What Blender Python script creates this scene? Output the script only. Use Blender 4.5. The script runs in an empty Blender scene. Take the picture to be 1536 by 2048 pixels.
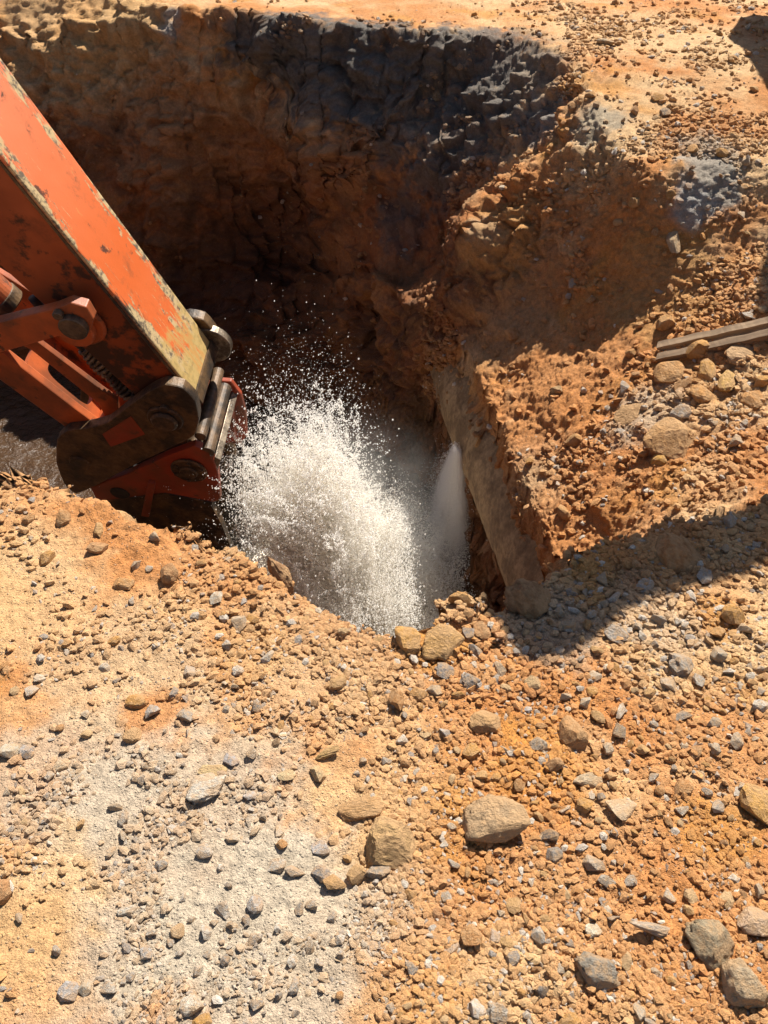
import bpy, bmesh, math, random
import numpy as np
from mathutils import Vector, Matrix

rng = np.random.default_rng(7)
random.seed(7)
SC = bpy.context.scene
COL = SC.collection

# ------------------------------------------------------------------ camera, sky, sun, exposure
CAM_H, PITCH, F = 1.65, math.radians(41), 1704.0      # focal length in pixels of the 1536 x 2048 photograph
SP, CP = math.sin(PITCH), math.cos(PITCH)
cam_data = bpy.data.cameras.new('camera')
cam = bpy.data.objects.new('camera', cam_data)
COL.objects.link(cam)
cam.location = (0, 0, CAM_H)
cam.rotation_euler = (math.pi / 2 - PITCH, 0, 0)
cam_data.sensor_fit = 'VERTICAL'
cam_data.sensor_height = 24.0
cam_data.lens = 24.0 * F / 2048.0
cam_data.clip_start = 0.05
cam_data.clip_end = 2000
SC.camera = cam

SUN = Vector((0.28, 0.53, 0.80)).normalized()
world = bpy.data.worlds.new('World')
SC.world = world
world.use_nodes = True
wn = world.node_tree
wn.nodes.clear()
wo = wn.nodes.new('ShaderNodeOutputWorld')
wb = wn.nodes.new('ShaderNodeBackground')
ws = wn.nodes.new('ShaderNodeTexSky')
ws.sky_type = 'NISHITA'
ws.sun_disc = False
ws.sun_elevation = math.asin(SUN.z)
ws.sun_rotation = math.atan2(SUN.x, SUN.y)
wb.inputs['Strength'].default_value = 0.05
wn.links.new(ws.outputs[0], wb.inputs[0])
wn.links.new(wb.outputs[0], wo.inputs[0])
sun_data = bpy.data.lights.new('sun', 'SUN')
sun_data.energy = 5.0
sun_data.angle = math.radians(0.53)
sun_data.color = (1.0, 0.945, 0.86)
sun = bpy.data.objects.new('sun', sun_data)
COL.objects.link(sun)
sun.rotation_euler = SUN.to_track_quat('Z', 'Y').to_euler()
sun.location = (3, 5, 9)

vs = SC.view_settings
vs.view_transform = 'Standard'
vs.look = 'None'
vs.gamma = 1.0
vs.use_curve_mapping = False
vs.exposure = 0.95
SC.render.engine = 'CYCLES'
SC.cycles.use_denoising = True
try:
    SC.cycles.denoiser = 'OPENIMAGEDENOISE'
except Exception:
    pass
SC.cycles.max_bounces = 10
SC.cycles.diffuse_bounces = 7
SC.cycles.glossy_bounces = 3
SC.cycles.transmission_bounces = 6
SC.cycles.transparent_max_bounces = 12
SC.cycles.volume_bounces = 4
SC.cycles.sample_clamp_indirect = 6.0
SC.cycles.use_adaptive_sampling = True
SC.cycles.adaptive_threshold = 0.015

# ------------------------------------------------------------------ small helpers
def ray(px, py):
    """direction (world) of a pixel of the photograph, scaled so that its forward depth is 1"""
    x = (px - 768.0) / F
    v = (py - 1024.0) / F
    return np.array([x, CP - v * SP, -(SP + v * CP)])

def at_depth(px, py, d):
    return np.array([0, 0, CAM_H]) + ray(px, py) * d

def at_level(px, py, z):
    r = ray(px, py)
    return np.array([0, 0, CAM_H]) + r * ((z - CAM_H) / r[2])

def project(P):
    """world points -> photo pixel x, y and forward depth"""
    X, Y, Z = P[..., 0], P[..., 1], P[..., 2] - CAM_H
    fw = Y * CP - Z * SP
    up = Y * SP + Z * CP
    fs = np.where(np.abs(fw) < 1e-6, 1e-6, fw)
    return 768 + X / fs * F, 1024 - up / fs * F, fw

def sstep(a, b, x):
    t = np.clip((x - a) / (b - a), 0, 1)
    return t * t * (3 - 2 * t)

_perm = np.random.default_rng(3).permutation(256).astype(np.int32)
_perm = np.concatenate([_perm, _perm, _perm])
_g = np.random.default_rng(5).normal(size=(256, 3)).astype(np.float32)
_g /= np.linalg.norm(_g, axis=1, keepdims=True)
_rp = np.random.default_rng(9).random((256, 3)).astype(np.float32)

def _hash(ix, iy, iz):
    return _perm[_perm[_perm[ix & 255] + (iy & 255)] + (iz & 255)]

def perlin(P, scale=1.0, off=0.0):
    p = (P * scale + off).astype(np.float32)
    i = np.floor(p).astype(np.int32)
    f = p - i
    u = f * f * f * (f * (f * 6 - 15) + 10)
    out = np.zeros(p.shape[0], np.float32)
    for dx in (0, 1):
        wx = u[:, 0] if dx else 1 - u[:, 0]
        for dy in (0, 1):
            wy = wx * (u[:, 1] if dy else 1 - u[:, 1])
            for dz in (0, 1):
                w = wy * (u[:, 2] if dz else 1 - u[:, 2])
                g = _g[_hash(i[:, 0] + dx, i[:, 1] + dy, i[:, 2] + dz)]
                out += w * ((f[:, 0] - dx) * g[:, 0] + (f[:, 1] - dy) * g[:, 1] + (f[:, 2] - dz) * g[:, 2])
    return out * 1.5

def fbm(P, scale, octaves=4, gain=0.5, off=0.0, ridged=False):
    out = np.zeros(P.shape[0], np.float32)
    a, s, tot = 1.0, scale, 0.0
    for o in range(octaves):
        n = perlin(P, s, off + 17.3 * o)
        if ridged:
            n = 1 - 2 * np.abs(n)
        out += a * n
        tot += a
        a *= gain
        s *= 2.03
    return out / tot

def worley(P, scale, off=0.0):
    """F1 and F2-F1 cell distances"""
    p = (P * scale + off).astype(np.float32)
    i = np.floor(p).astype(np.int32)
    f = p - i
    f1 = np.full(p.shape[0], 9, np.float32)
    f2 = np.full(p.shape[0], 9, np.float32)
    idv = np.zeros(p.shape[0], np.int32)
    for dx in (-1, 0, 1):
        for dy in (-1, 0, 1):
            for dz in (-1, 0, 1):
                h = _hash(i[:, 0] + dx, i[:, 1] + dy, i[:, 2] + dz)
                q = _rp[h]
                d = (dx + q[:, 0] - f[:, 0]) ** 2 + (dy + q[:, 1] - f[:, 1]) ** 2 + (dz + q[:, 2] - f[:, 2]) ** 2
                m = d < f1
                f2 = np.where(m, f1, np.minimum(f2, d))
                idv = np.where(m, h, idv)
                f1 = np.where(m, d, f1)
    return np.sqrt(f1), np.sqrt(f2) - np.sqrt(f1), idv

def tag(o, label=None, cat=None, group=None, kind=None):
    if label: o['label'] = label
    if cat: o['category'] = cat
    if group: o['group'] = group
    if kind: o['kind'] = kind
    return o

def link(name, me, mat=None, parent=None):
    o = bpy.data.objects.new(name, me)
    COL.objects.link(o)
    if mat is not None and not me.materials:
        me.materials.append(mat)
    if parent is not None:
        o.parent = parent
    return o

def mesh_np(name, V, Fq, smooth=True):
    """mesh from numpy: V (n,3), Fq (m,k) all the same k"""
    me = bpy.data.meshes.new(name)
    k = Fq.shape[1]
    me.vertices.add(len(V))
    me.vertices.foreach_set('co', np.ascontiguousarray(V, np.float32).ravel())
    me.loops.add(Fq.size)
    me.loops.foreach_set('vertex_index', np.ascontiguousarray(Fq, np.int32).ravel())
    me.polygons.add(len(Fq))
    me.polygons.foreach_set('loop_start', np.arange(0, Fq.size, k, dtype=np.int32))
    me.polygons.foreach_set('loop_total', np.full(len(Fq), k, np.int32))
    me.polygons.foreach_set('use_smooth', np.full(len(Fq), smooth, bool))
    me.update(calc_edges=True)
    return me

def set_color(me, name, rgb):
    a = me.attributes.new(name, 'FLOAT_COLOR', 'POINT')
    c = np.ones((len(rgb), 4), np.float32)
    c[:, :3] = rgb
    a.data.foreach_set('color', c.ravel())

# ------------------------------------------------------------------ materials
def new_mat(name):
    m = bpy.data.materials.new(name)
    m.use_nodes = True
    nt = m.node_tree
    nt.nodes.clear()
    out = nt.nodes.new('ShaderNodeOutputMaterial')
    b = nt.nodes.new('ShaderNodeBsdfPrincipled')
    nt.links.new(b.outputs[0], out.inputs[0])
    return m, nt, b

class N:
    """tiny node wiring helper"""
    def __init__(s, nt):
        s.nt = nt
    def node(s, t, **kw):
        n = s.nt.nodes.new(t)
        for k, v in kw.items():
            setattr(n, k, v)
        return n
    def link(s, a, b):
        s.nt.links.new(a, b)
    def coord(s):
        return s.node('ShaderNodeTexCoord').outputs['Object']
    def noise(s, scale, detail=4, rough=0.55, vec=None, dist=0.0):
        n = s.node('ShaderNodeTexNoise')
        n.inputs['Scale'].default_value = scale
        n.inputs['Detail'].default_value = detail
        n.inputs['Roughness'].default_value = rough
        n.inputs['Distortion'].default_value = dist
        if vec is not None: s.link(vec, n.inputs['Vector'])
        return n.outputs['Fac']
    def ramp(s, fac, lo, hi, a=0.0, b=1.0):
        n = s.node('ShaderNodeMapRange', interpolation_type='SMOOTHSTEP')
        s.link(fac, n.inputs[0])
        n.inputs[1].default_value = lo
        n.inputs[2].default_value = hi
        n.inputs[3].default_value = a
        n.inputs[4].default_value = b
        return n.outputs[0]
    def mix(s, fac, a, b):
        n = s.node('ShaderNodeMix', data_type='RGBA')
        for i, v in ((0, fac), (6, a), (7, b)):
            if isinstance(v, (int, float)): n.inputs[i].default_value = v
            elif isinstance(v, tuple): n.inputs[i].default_value = (*v, 1)
            else: s.link(v, n.inputs[i])
        return n.outputs[2]
    def math(s, op, a, b=None, clamp=False):
        n = s.node('ShaderNodeMath', operation=op, use_clamp=clamp)
        for i, v in ((0, a), (1, b)):
            if v is None: continue
            if isinstance(v, (int, float)): n.inputs[i].default_value = v
            else: s.link(v, n.inputs[i])
        return n.outputs[0]
    def scale_col(s, col, fac):
        n = s.node('ShaderNodeVectorMath', operation='SCALE')
        s.link(col, n.inputs[0])
        if isinstance(fac, (int, float)): n.inputs['Scale'].default_value = fac
        else: s.link(fac, n.inputs['Scale'])
        return n.outputs[0]
    def bump(s, h, strength, dist, nrm=None):
        n = s.node('ShaderNodeBump')
        n.inputs['Strength'].default_value = strength
        n.inputs['Distance'].default_value = dist
        s.link(h, n.inputs['Height'])
        if nrm is not None: s.link(nrm, n.inputs['Normal'])
        return n.outputs[0]
    def mapping(s, vec, scale=(1, 1, 1), rot=(0, 0, 0)):
        n = s.node('ShaderNodeMapping')
        n.inputs['Scale'].default_value = scale
        n.inputs['Rotation'].default_value = rot
        s.link(vec, n.inputs['Vector'])
        return n.outputs[0]
    def attr(s, name, typ='GEOMETRY'):
        return s.node('ShaderNodeAttribute', attribute_name=name, attribute_type=typ)

def soil_material():
    m, nt, b = new_mat('soil')
    n = N(nt)
    co = n.coord()
    col = n.attr('soil_colour').outputs['Color']
    wet = n.attr('wet').outputs['Fac']
    f1 = n.ramp(n.noise(38, 5, 0.65, co), 0.3, 0.7, 0.82, 1.18)
    f2 = n.ramp(n.noise(210, 3, 0.6, co), 0.3, 0.7, 0.8, 1.2)
    c = n.scale_col(col, n.math('MULTIPLY', f1, f2))
    v = n.node('ShaderNodeTexVoronoi')
    v.inputs['Scale'].default_value = 95
    n.link(co, v.inputs['Vector'])
    grit = n.ramp(v.outputs['Distance'], 0.12, 0.3, 1, 0)
    pick = n.ramp(v.outputs['Color'], 0.55, 0.7, 0, 0.4)
    c = n.mix(n.math('MULTIPLY', grit, pick), c, (0.42, 0.36, 0.28))
    n.link(c, b.inputs['Base Color'])
    r = n.node('ShaderNodeMapRange')
    n.link(wet, r.inputs[0]); r.inputs[3].default_value = 0.95; r.inputs[4].default_value = 0.38
    n.link(r.outputs[0], b.inputs['Roughness'])
    b.inputs['Specular IOR Level'].default_value = 0.22
    h = n.math('ADD', n.math('MULTIPLY', n.noise(70, 5, 0.7, co), 0.7), n.math('MULTIPLY', n.noise(330, 3, 0.6, co), 0.3))
    h = n.math('ADD', h, n.math('MULTIPLY', grit, 0.25))
    n.link(n.bump(h, 0.95, 0.016), b.inputs['Normal'])
    return m

MAT_SOIL = soil_material()

def stone_material(name, per_vertex=None):
    """colour read from the stone's own tint (object colour property or instance attribute)"""
    m, nt, b = new_mat(name)
    n = N(nt)
    co = n.coord()
    if per_vertex == 'instance':
        col = n.attr('tint', 'INSTANCER').outputs['Color']
    else:
        oi = n.node('ShaderNodeObjectInfo')
        col = oi.outputs['Color']
    f1 = n.ramp(n.noise(3.0, 5, 0.65, co), 0.3, 0.7, 0.7, 1.25)
    c = n.scale_col(col, f1)
    if per_vertex == 'instance':
        c = n.mix(n.ramp(n.noise(1.7, 5, 0.72, co), 0.40, 0.58, 0.05, 0.4), c, (0.46, 0.26, 0.115))
    else:
        c = n.mix(n.ramp(n.noise(1.7, 5, 0.72, co), 0.40, 0.58, 0.12, 0.74), c, (0.47, 0.29, 0.145))
    n.link(c, b.inputs['Base Color'])
    b.inputs['Roughness'].default_value = 0.9
    b.inputs['Specular IOR Level'].default_value = 0.25
    h = n.noise(6, 6, 0.7, co)
    n.link(n.bump(h, 0.6, 0.09), b.inputs['Normal'])
    return m

MAT_STONE = stone_material('stone')
MAT_GRIT = stone_material('grit', 'instance')

# ------------------------------------------------------------------ the pit: plan contours of the excavation, level by level
def lv(pts, z):
    return [tuple(at_level(x, y, z)[:2]) for x, y in pts]

near_rim = lv([(0, 948), (100, 968), (200, 992), (300, 1042), (420, 1092), (540, 1128), (600, 1182), (640, 1215),
               (720, 1247), (800, 1252), (880, 1242), (985, 1238)], 0)
far_rim = lv([(1060, 72), (980, 68), (900, 62), (800, 60), (700, 50), (600, 40), (500, 25), (350, 10), (0, -35)], 0.3)

def near(dy, dx=0.0):
    return [(-6.5, 3.4 + dy), (-3.0, 2.55 + dy)] + [(x + dx, y + dy) for x, y in near_rim]

def far(dy, left_extra):
    out = []
    for x, y in far_rim:
        k = float(sstep(-1.2, -2.4, x))
        out.append((x, y - dy - left_extra * k))
    return out

def left(d):
    return [(-6.5 + d, 8.6 - 2 * d), (-7.4 + d, 7.0), (-7.4 + d, 4.6)]

CONT = [
    (0.0, near(0) + [(0.36, 1.56), (0.45, 1.62), (0.75, 1.78), (1.1, 1.95), (1.5, 2.05), (2.4, 2.1), (3.2, 2.4), (3.3, 3.8), (2.6, 4.5),
                     (1.95, 4.65), (1.6, 4.6), (1.4, 4.58), (1.28, 4.8), (1.2, 5.05), (1.17, 5.35), (1.19, 5.7), (1.14, 6.12)] + far(0, 0) + left(0)),
    (-0.25, near(0.05) + [(0.40, 1.66), (0.62, 1.86), (0.9, 2.05), (1.4, 2.2), (1.9, 2.4), (2.3, 2.7), (2.4, 3.6), (2.1, 4.25), (1.65, 4.38), (1.38, 4.44), (1.22, 4.65), (1.08, 4.9), (1.0, 5.18), (1.02, 5.5), (0.99, 5.82), (0.86, 6.03)] + far(0.06, 0.30)[2:] + left(0.15)),
    (-0.5, near(0.08) + [(0.42, 1.72), (0.58, 1.92), (0.92, 2.1), (1.3, 2.35), (1.55, 2.7), (1.68, 3.2), (1.65, 3.9), (1.38, 4.32),
                         (1.14, 4.58), (0.97, 4.8), (0.83, 5.06), (0.8, 5.36), (0.77, 5.68), (0.62, 5.95)] + far(0.11, 0.50)[3:] + left(0.22)),
    (-0.74, near(0.12) + [(0.44, 1.78), (0.57, 2.0), (0.85, 2.2), (1.12, 2.6), (1.22, 3.1), (1.18, 3.6), (1.1, 4.1), (1.02, 4.45), (0.9, 4.7), (0.72, 4.88), (0.58, 5.12), (0.56, 5.42), (0.48, 5.7), (0.3, 6.0)] + far(0.16, 0.60)[4:] + left(0.3)),
    (-1.1, near(0.17) + [(0.52, 1.9), (0.69, 2.2), (0.77, 2.55), (0.755, 2.76), (0.67, 3.28), (0.59, 3.78), (0.51, 4.28), (0.46, 4.6), (0.52, 4.76), (0.46, 4.9), (0.34, 5.06), (0.24, 5.34), (0.0, 5.68)] + far(0.23, 0.66)[5:] + left(0.45)),
    (-2.0, near(0.3) + [(0.56, 2.05), (0.9, 2.3), (1.01, 2.62), (1.0, 2.8), (0.91, 3.28), (0.83, 3.78), (0.74, 4.28), (0.58, 4.74), (0.40, 4.95), (0.22, 5.1), (0.04, 5.32), (-0.3, 5.66), (-0.7, 5.92)] + far(0.45, 0.72)[7:] + left(0.7)),
    (-2.9, near(0.42) + [(0.58, 2.2), (0.92, 2.45), (1.04, 2.7), (1.03, 2.85), (0.94, 3.28), (0.86, 3.78), (0.77, 4.28), (0.6, 4.78), (0.40, 5.0), (0.16, 5.18), (-0.05, 5.42), (-0.45, 5.72), (-1.2, 6.15), (-2.0, 6.5), (-3.2, 6.9)] + left(1.0)),
]

def catmull(pts, n=5):
    p = np.array(pts, float)
    m = len(p)
    out = []
    for i in range(m):
        a, b, c, d = p[i - 1], p[i], p[(i + 1) % m], p[(i + 2) % m]
        for k in range(n):
            t = k / n
            cr = 0.5 * (2 * b + (c - a) * t + (2 * a - 5 * b + 4 * c - d) * t * t + (3 * b - a - 3 * c + d) * t ** 3)
            out.append(0.5 * cr + 0.5 * (b + (c - b) * t))
    return np.array(out, np.float32)

GX0, GX1, GY0, GY1, GS = -9.0, 4.5, 0.6, 11.0, 0.025
gx = np.arange(GX0, GX1, GS, dtype=np.float32)
gy = np.arange(GY0, GY1, GS, dtype=np.float32)
XX, YY = np.meshgrid(gx, gy, indexing='ij')

def signed(poly, x, y):
    d2 = np.full(x.shape, 1e9, np.float32)
    ins = np.zeros(x.shape, bool)
    for i in range(len(poly)):
        (ax, ay), (bx, by) = poly[i - 1], poly[i]
        ex, ey = bx - ax, by - ay
        L = ex * ex + ey * ey
        if L < 1e-12: continue
        t = np.clip(((x - ax) * ex + (y - ay) * ey) / L, 0, 1)
        d2 = np.minimum(d2, (x - ax - t * ex) ** 2 + (y - ay - t * ey) ** 2)
        if ay != by:
            c = ((ay > y) != (by > y)) & (x < ex * (y - ay) / ey + ax)
            ins ^= c
    return np.where(ins, -1, 1) * np.sqrt(d2)

SD = [signed(catmull(c, 4), XX, YY) for _, c in CONT]
ZG = np.zeros_like(XX)
for k, (z, _) in enumerate(CONT):
    inside = SD[k] < 0
    if k + 1 < len(CONT):
        z2 = CONT[k + 1][0]
        do, di = np.abs(SD[k]), np.maximum(SD[k + 1], 0)
        t = do / (do + di + 1e-6)
        ZG = np.where(inside, z + (z2 - z) * t, ZG)
    else:
        ZG = np.where(inside, z - 0.08 * np.clip(-SD[k], 0, 1), ZG)
RIM = SD[0]

def blur(a, n):
    for _ in range(n):
        b = np.pad(a, 1, mode='edge')
        a = (b[1:-1, 1:-1] * 4 + (b[:-2, 1:-1] + b[2:, 1:-1] + b[1:-1, :-2] + b[1:-1, 2:]) * 2
             + b[:-2, :-2] + b[2:, 2:] + b[:-2, 2:] + b[2:, :-2]) / 16
    return a
XPL = 0.75 - 0.162 * (YY - 2.76)                       # line of the pipe's flank: clay rests on it and rises to the right
XPL = XPL + 0.03
zb = np.where((XX > XPL) & (YY > 1.9) & (YY < 5.05), -1.10 + 0.60 * (XX - XPL) - 0.25 * sstep(2.6, 1.9, YY), -9)
ZG = np.maximum(ZG, np.minimum(zb, -0.3))
ZG = ZG + 0.30 * sstep(3.9, 6.2, YY) * sstep(-1.0, -0.05, ZG)
ZG = blur(ZG, 1)

def bil(A, x, y, fill):
    u = (x - GX0) / GS
    v = (y - GY0) / GS
    ok = (u > 0) & (v > 0) & (u < A.shape[0] - 1.01) & (v < A.shape[1] - 1.01)
    u = np.clip(u, 0, A.shape[0] - 1.01)
    v = np.clip(v, 0, A.shape[1] - 1.01)
    i, j = u.astype(np.int32), v.astype(np.int32)
    fu, fv = u - i, v - j
    r = (A[i, j] * (1 - fu) * (1 - fv) + A[i + 1, j] * fu * (1 - fv) + A[i, j + 1] * (1 - fu) * fv + A[i + 1, j + 1] * fu * fv)
    return np.where(ok, r, fill)

# ------------------------------------------------------------------ ground sheet: rows and columns fan out from the standpoint, finer where steep
NCOL, NROW = 1180, 760
_a = np.linspace(-62, 62, 4000)
_w = np.cumsum(1.0 + 1.2 * sstep(-2.5, -0.5, _a) * sstep(9, 7, _a) + 1.0 * sstep(0.5, 3, _a) * sstep(19, 15, _a) - 0.45 * sstep(48, 56, np.abs(_a)))
th = np.concatenate([np.radians(np.interp(np.linspace(_w[0], _w[-1], NCOL), _w, _a)), np.radians(np.linspace(62, 298, 60)[1:-1])])
rf = np.arange(0.42, 12.0, 0.006)
TH, RF = np.meshgrid(th.astype(np.float32), rf.astype(np.float32), indexing='ij')
XF, YF = RF * np.sin(TH), RF * np.cos(TH)
def wander(x, y):
    q_ = np.stack([x.ravel(), y.ravel(), np.zeros(x.size, np.float32)], -1).astype(np.float32)
    k_ = sstep(0.9, 1.6, np.hypot(q_[:, 0], q_[:, 1]))
    a_ = (0.05 * fbm(q_, 2.1, 2, off=61) + 0.022 * fbm(q_, 6.5, 2, 0.6, off=63)) * k_
    b_ = (0.05 * fbm(q_, 2.1, 2, off=65) + 0.022 * fbm(q_, 6.5, 2, 0.6, off=67)) * k_
    return x + a_.reshape(x.shape), y + b_.reshape(x.shape)
ZF = bil(ZG, XF, YF, 0.0)
dz = np.gradient(ZF, axis=1)
dr = 0.006
dist = np.sqrt(RF ** 2 + (ZF - CAM_H) ** 2)
dep = np.arctan2(CAM_H - ZF, RF)                      # how steeply one looks down on each point
low_ = np.minimum.accumulate(dep, axis=1)
gain = np.maximum(0, -np.diff(low_, axis=1, prepend=low_[:, :1]))
arc = np.sqrt(dr * dr + dz * dz) / dist
vis_ = dep <= low_ + 2e-3
w = gain + np.where(vis_, 0.10, 0.02) * arc
cw = np.cumsum(w, axis=1)
cw /= cw[:, -1:]
for _ in range(6):                              # let neighbouring columns share their spacing
    p_ = np.pad(cw, ((2, 2), (0, 0)), mode='edge')
    cw = (p_[:-4] + p_[1:-3] + p_[2:-2] + p_[3:-1] + p_[4:]) / 5
q = np.linspace(0, 1, NROW)
R = np.empty((len(th), NROW), np.float32)
for i in range(len(th)):
    R[i] = np.interp(q, cw[i], rf)
far_r = np.array([13, 15, 18, 23, 32, 50, 90, 180, 400], np.float32)
R = np.concatenate([R, np.repeat(far_r[None], len(th), 0)], 1)
NR = R.shape[1]
TT = np.repeat(th[:, None], NR, 1)
X, Y = R * np.sin(TT), R * np.cos(TT)
XW, YW = wander(X, Y)
Z = bil(ZG, XW, YW, 0.0)
Z = np.where((R > 10.4) & (Y > 3.0), 0.30 * sstep(3.9, 6.2, Y), Z)
P = np.stack([X, Y, Z], -1).astype(np.float32)

def normals(P):
    # wrap around in angle
    a = np.roll(P, -1, 0) - np.roll(P, 1, 0)
    b = np.gradient(P, axis=1)
    n = np.cross(a, b)
    n /= np.linalg.norm(n, axis=-1, keepdims=True) + 1e-12
    return n
for _ in range(1):
    NRM = normals(P)
flatN = NRM.reshape(-1, 3)
p = P.reshape(-1, 3)
rim = bil(RIM, XW.ravel(), YW.ravel(), 5.0)
inview = np.abs(TT.ravel()) < 1.09
close = (R.ravel() < 11.9)
steep = 1 - sstep(0.45, 0.75, flatN[:, 2])           # 1 on walls
inside = sstep(0.03, -0.06, rim)
nearhidden = (p[:, 1] < 3.4) & (rim < -0.02) & (p[:, 0] < 0.5)

benchm = sstep(-0.02, 0.06, p[:, 0] - (0.73 - 0.162 * (p[:, 1] - 2.76))) * sstep(4.95, 4.7, p[:, 1]) * sstep(-1.4, -1.1, p[:, 2]) * inside
calm = 1 - 0.6 * benchm
steep *= 1 - 0.9 * benchm
nzl = fbm(p, 5.0, 4, 0.6, off=171)
# relief
disp = np.zeros(len(p), np.float32)
big = fbm(p, 1.1, 3, 0.5)
disp += big * (0.032 + 0.088 * inside * calm)
# walls: broken chunks
ww = p * np.array([1, 1, 1.35], np.float32)
warp = np.stack([fbm(p, 2.4, 4, off=3), fbm(p, 2.4, 4, off=31), fbm(p, 2.4, 4, off=57)], -1) * 0.34
f1, f21, _ = worley(ww + warp, 3.2)
disp += steep * sstep(5.4, 6.0, p[:, 1]) * 0.22 * fbm(ww + warp, 1.25, 4, 0.6, off=61, ridged=True)
disp -= steep * 0.045 * sstep(0.16, 0.0, f21) * sstep(0.0, 0.25, fbm(p, 1.7, 2, off=77))
disp += steep * (0.10 * (0.55 - f1) * (1 - 0.4 * sstep(-0.2, 0.2, fbm(p, 0.9, 2, off=71))))
f1b, f21b, idb = worley(ww + warp * 0.6, 9.0, 11.0)
cl = fbm(p, 1.6, 2, off=91)
disp += (steep * 0.026 + inside * 0.016) * (0.5 - f1b) * (0.4 + 1.2 * sstep(-0.3, 0.4, cl))
disp += steep * 0.13 * fbm(ww + warp * 0.5, 3.6, 6, 0.6, off=8)
disp -= steep * 0.05 * sstep(0.55, 1.0, fbm(ww + warp, 2.8, 4, 0.5, off=9, ridged=True))
disp += (steep + 0.6 * inside) * 0.018 * fbm(p, 11.0, 5, 0.6, off=18, ridged=True)
disp += inside * 0.030 * calm * fbm(p, 12, 5, 0.68, off=12)
disp += (0.35 * inside + 0.65 * steep) * 0.011 * fbm(p, 42, 3, 0.7, off=13, ridged=True)
# crumbly top soil: smooth where packed, cloddy where loose
p2 = p.copy()
pxv, pyv, dv = project(p)
packed = sstep(900, 300, pxv) * sstep(1150, 1350, pyv)
loose = np.clip(0.35 + 0.9 * fbm(p, 2.2, 3, off=44) + 0.3 * sstep(700, 1100, pxv), 0.12, 1) * (1 - 0.6 * packed)
rimband = np.exp(-(rim / 0.14) ** 2)
loose = np.clip(loose + 0.5 * rimband + 0.5 * inside, 0, 1.3)
f1c, f21c, idc = worley(p + warp * 0.05, 26.0, 5.0)
disp += loose * 0.012 * np.maximum(0, 0.62 - f1c) * np.where((idc % 3) == 0, 1.5, 0.4)
f1d, f21d, idd = worley(p, 62.0, 2.0)
disp += loose * 0.009 * np.maximum(0, 0.6 - f1d) * np.where((idd % 2) == 0, 1.4, 0.4)
disp += loose * 0.012 * fbm(p, 17.0, 5, 0.68, off=33)
disp += 0.017 * fbm(p, 6.0, 4, 0.55, off=23) * (1 + rimband * 1.6)
disp += (0.004 + 0.004 * loose) * fbm(p, 34.0, 4, 0.6, off=29)
for hx_, hz_, rx_, rz_, dep_ in ((-1.05, -1.35, 0.6, 0.65, 0.62), (-2.05, -0.75, 0.4, 0.3, 0.18), (-0.25, -1.7, 0.4, 0.5, 0.30), (-1.8, -0.9, 0.3, 0.45, -0.20),
                               (-0.4, -0.55, 0.45, 0.3, -0.16), (0.3, -1.1, 0.25, 0.4, 0.22), (-2.9, -1.2, 0.5, 0.5, 0.25), (-0.75, -0.15, 0.3, 0.2, 0.14)):
    disp -= dep_ * np.exp(-((p[:, 0] - hx_ + 0.2 * cl) / rx_) ** 2 - ((p[:, 2] - hz_ + 0.15 * big) / rz_) ** 2) * sstep(5.3, 5.8, p[:, 1]) * inside
for cx_, cy__, cz_, rr_, am_ in ((0.56, 5.22, -0.55, 0.26, 0.26), (0.45, 4.98, -0.85, 0.14, 0.12), (0.8, 5.35, -0.35, 0.2, 0.12)):
    g_ = np.exp(-((p[:, 0] - cx_) ** 2 + (p[:, 1] - cy__) ** 2 + (p[:, 2] - cz_) ** 2) / rr_ ** 2)
    disp += am_ * g_ * (1 + 0.7 * nzl)
disp *= np.where(close, 1, 0)
# rim crumbles in and out
nd = flatN.copy()
p = p + nd * disp[:, None]
far_hump = np.where(close, 0, 0.25 * fbm(p, 0.05, 3, off=2))
p[:, 2] += far_hump
P = p.reshape(P.shape)
NRM = normals(P)
flatN = NRM.reshape(-1, 3)

# which points the standpoint sees, in a coarse buffer (used to look up surface points)
pxv, pyv, dv = project(p)
BW = 6
bx, by = np.floor(pxv / BW).astype(int), np.floor(pyv / BW).astype(int)
NBX, NBY = 1536 // BW, 2048 // BW + 1
ok = (bx >= 0) & (bx < NBX) & (by >= 0) & (by < NBY) & (dv > 0.1)
idx = np.nonzero(ok)[0]
order = idx[np.argsort(-dv[idx])]
zidx = np.full((NBX, NBY), -1, np.int64)
zidx[bx[order], by[order]] = order
zdep = np.where(zidx >= 0, dv[zidx], 99)
def surf(px, py):
    """index of the ground vertex that shows at a photo pixel"""
    i, j = int(px // BW), int(py // BW)
    for r in range(0, 12):
        best = -1
        for a in range(max(0, i - r), min(NBX, i + r + 1)):
            for b in range(max(0, j - r), min(NBY, j + r + 1)):
                k = zidx[a, b]
                if k >= 0:
                    s = (pxv[k] - px) ** 2 + (pyv[k] - py) ** 2
                    if best < 0 or s < bs: best, bs = k, s
        if best >= 0: return int(best)
    return 0
seen = np.zeros(len(p), bool)
bi = np.clip(bx, 0, NBX - 1); bj = np.clip(by, 0, NBY - 1)
seen[idx] = dv[idx] < zdep[bi[idx], bj[idx]] * 1.01 + 0.03

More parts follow.
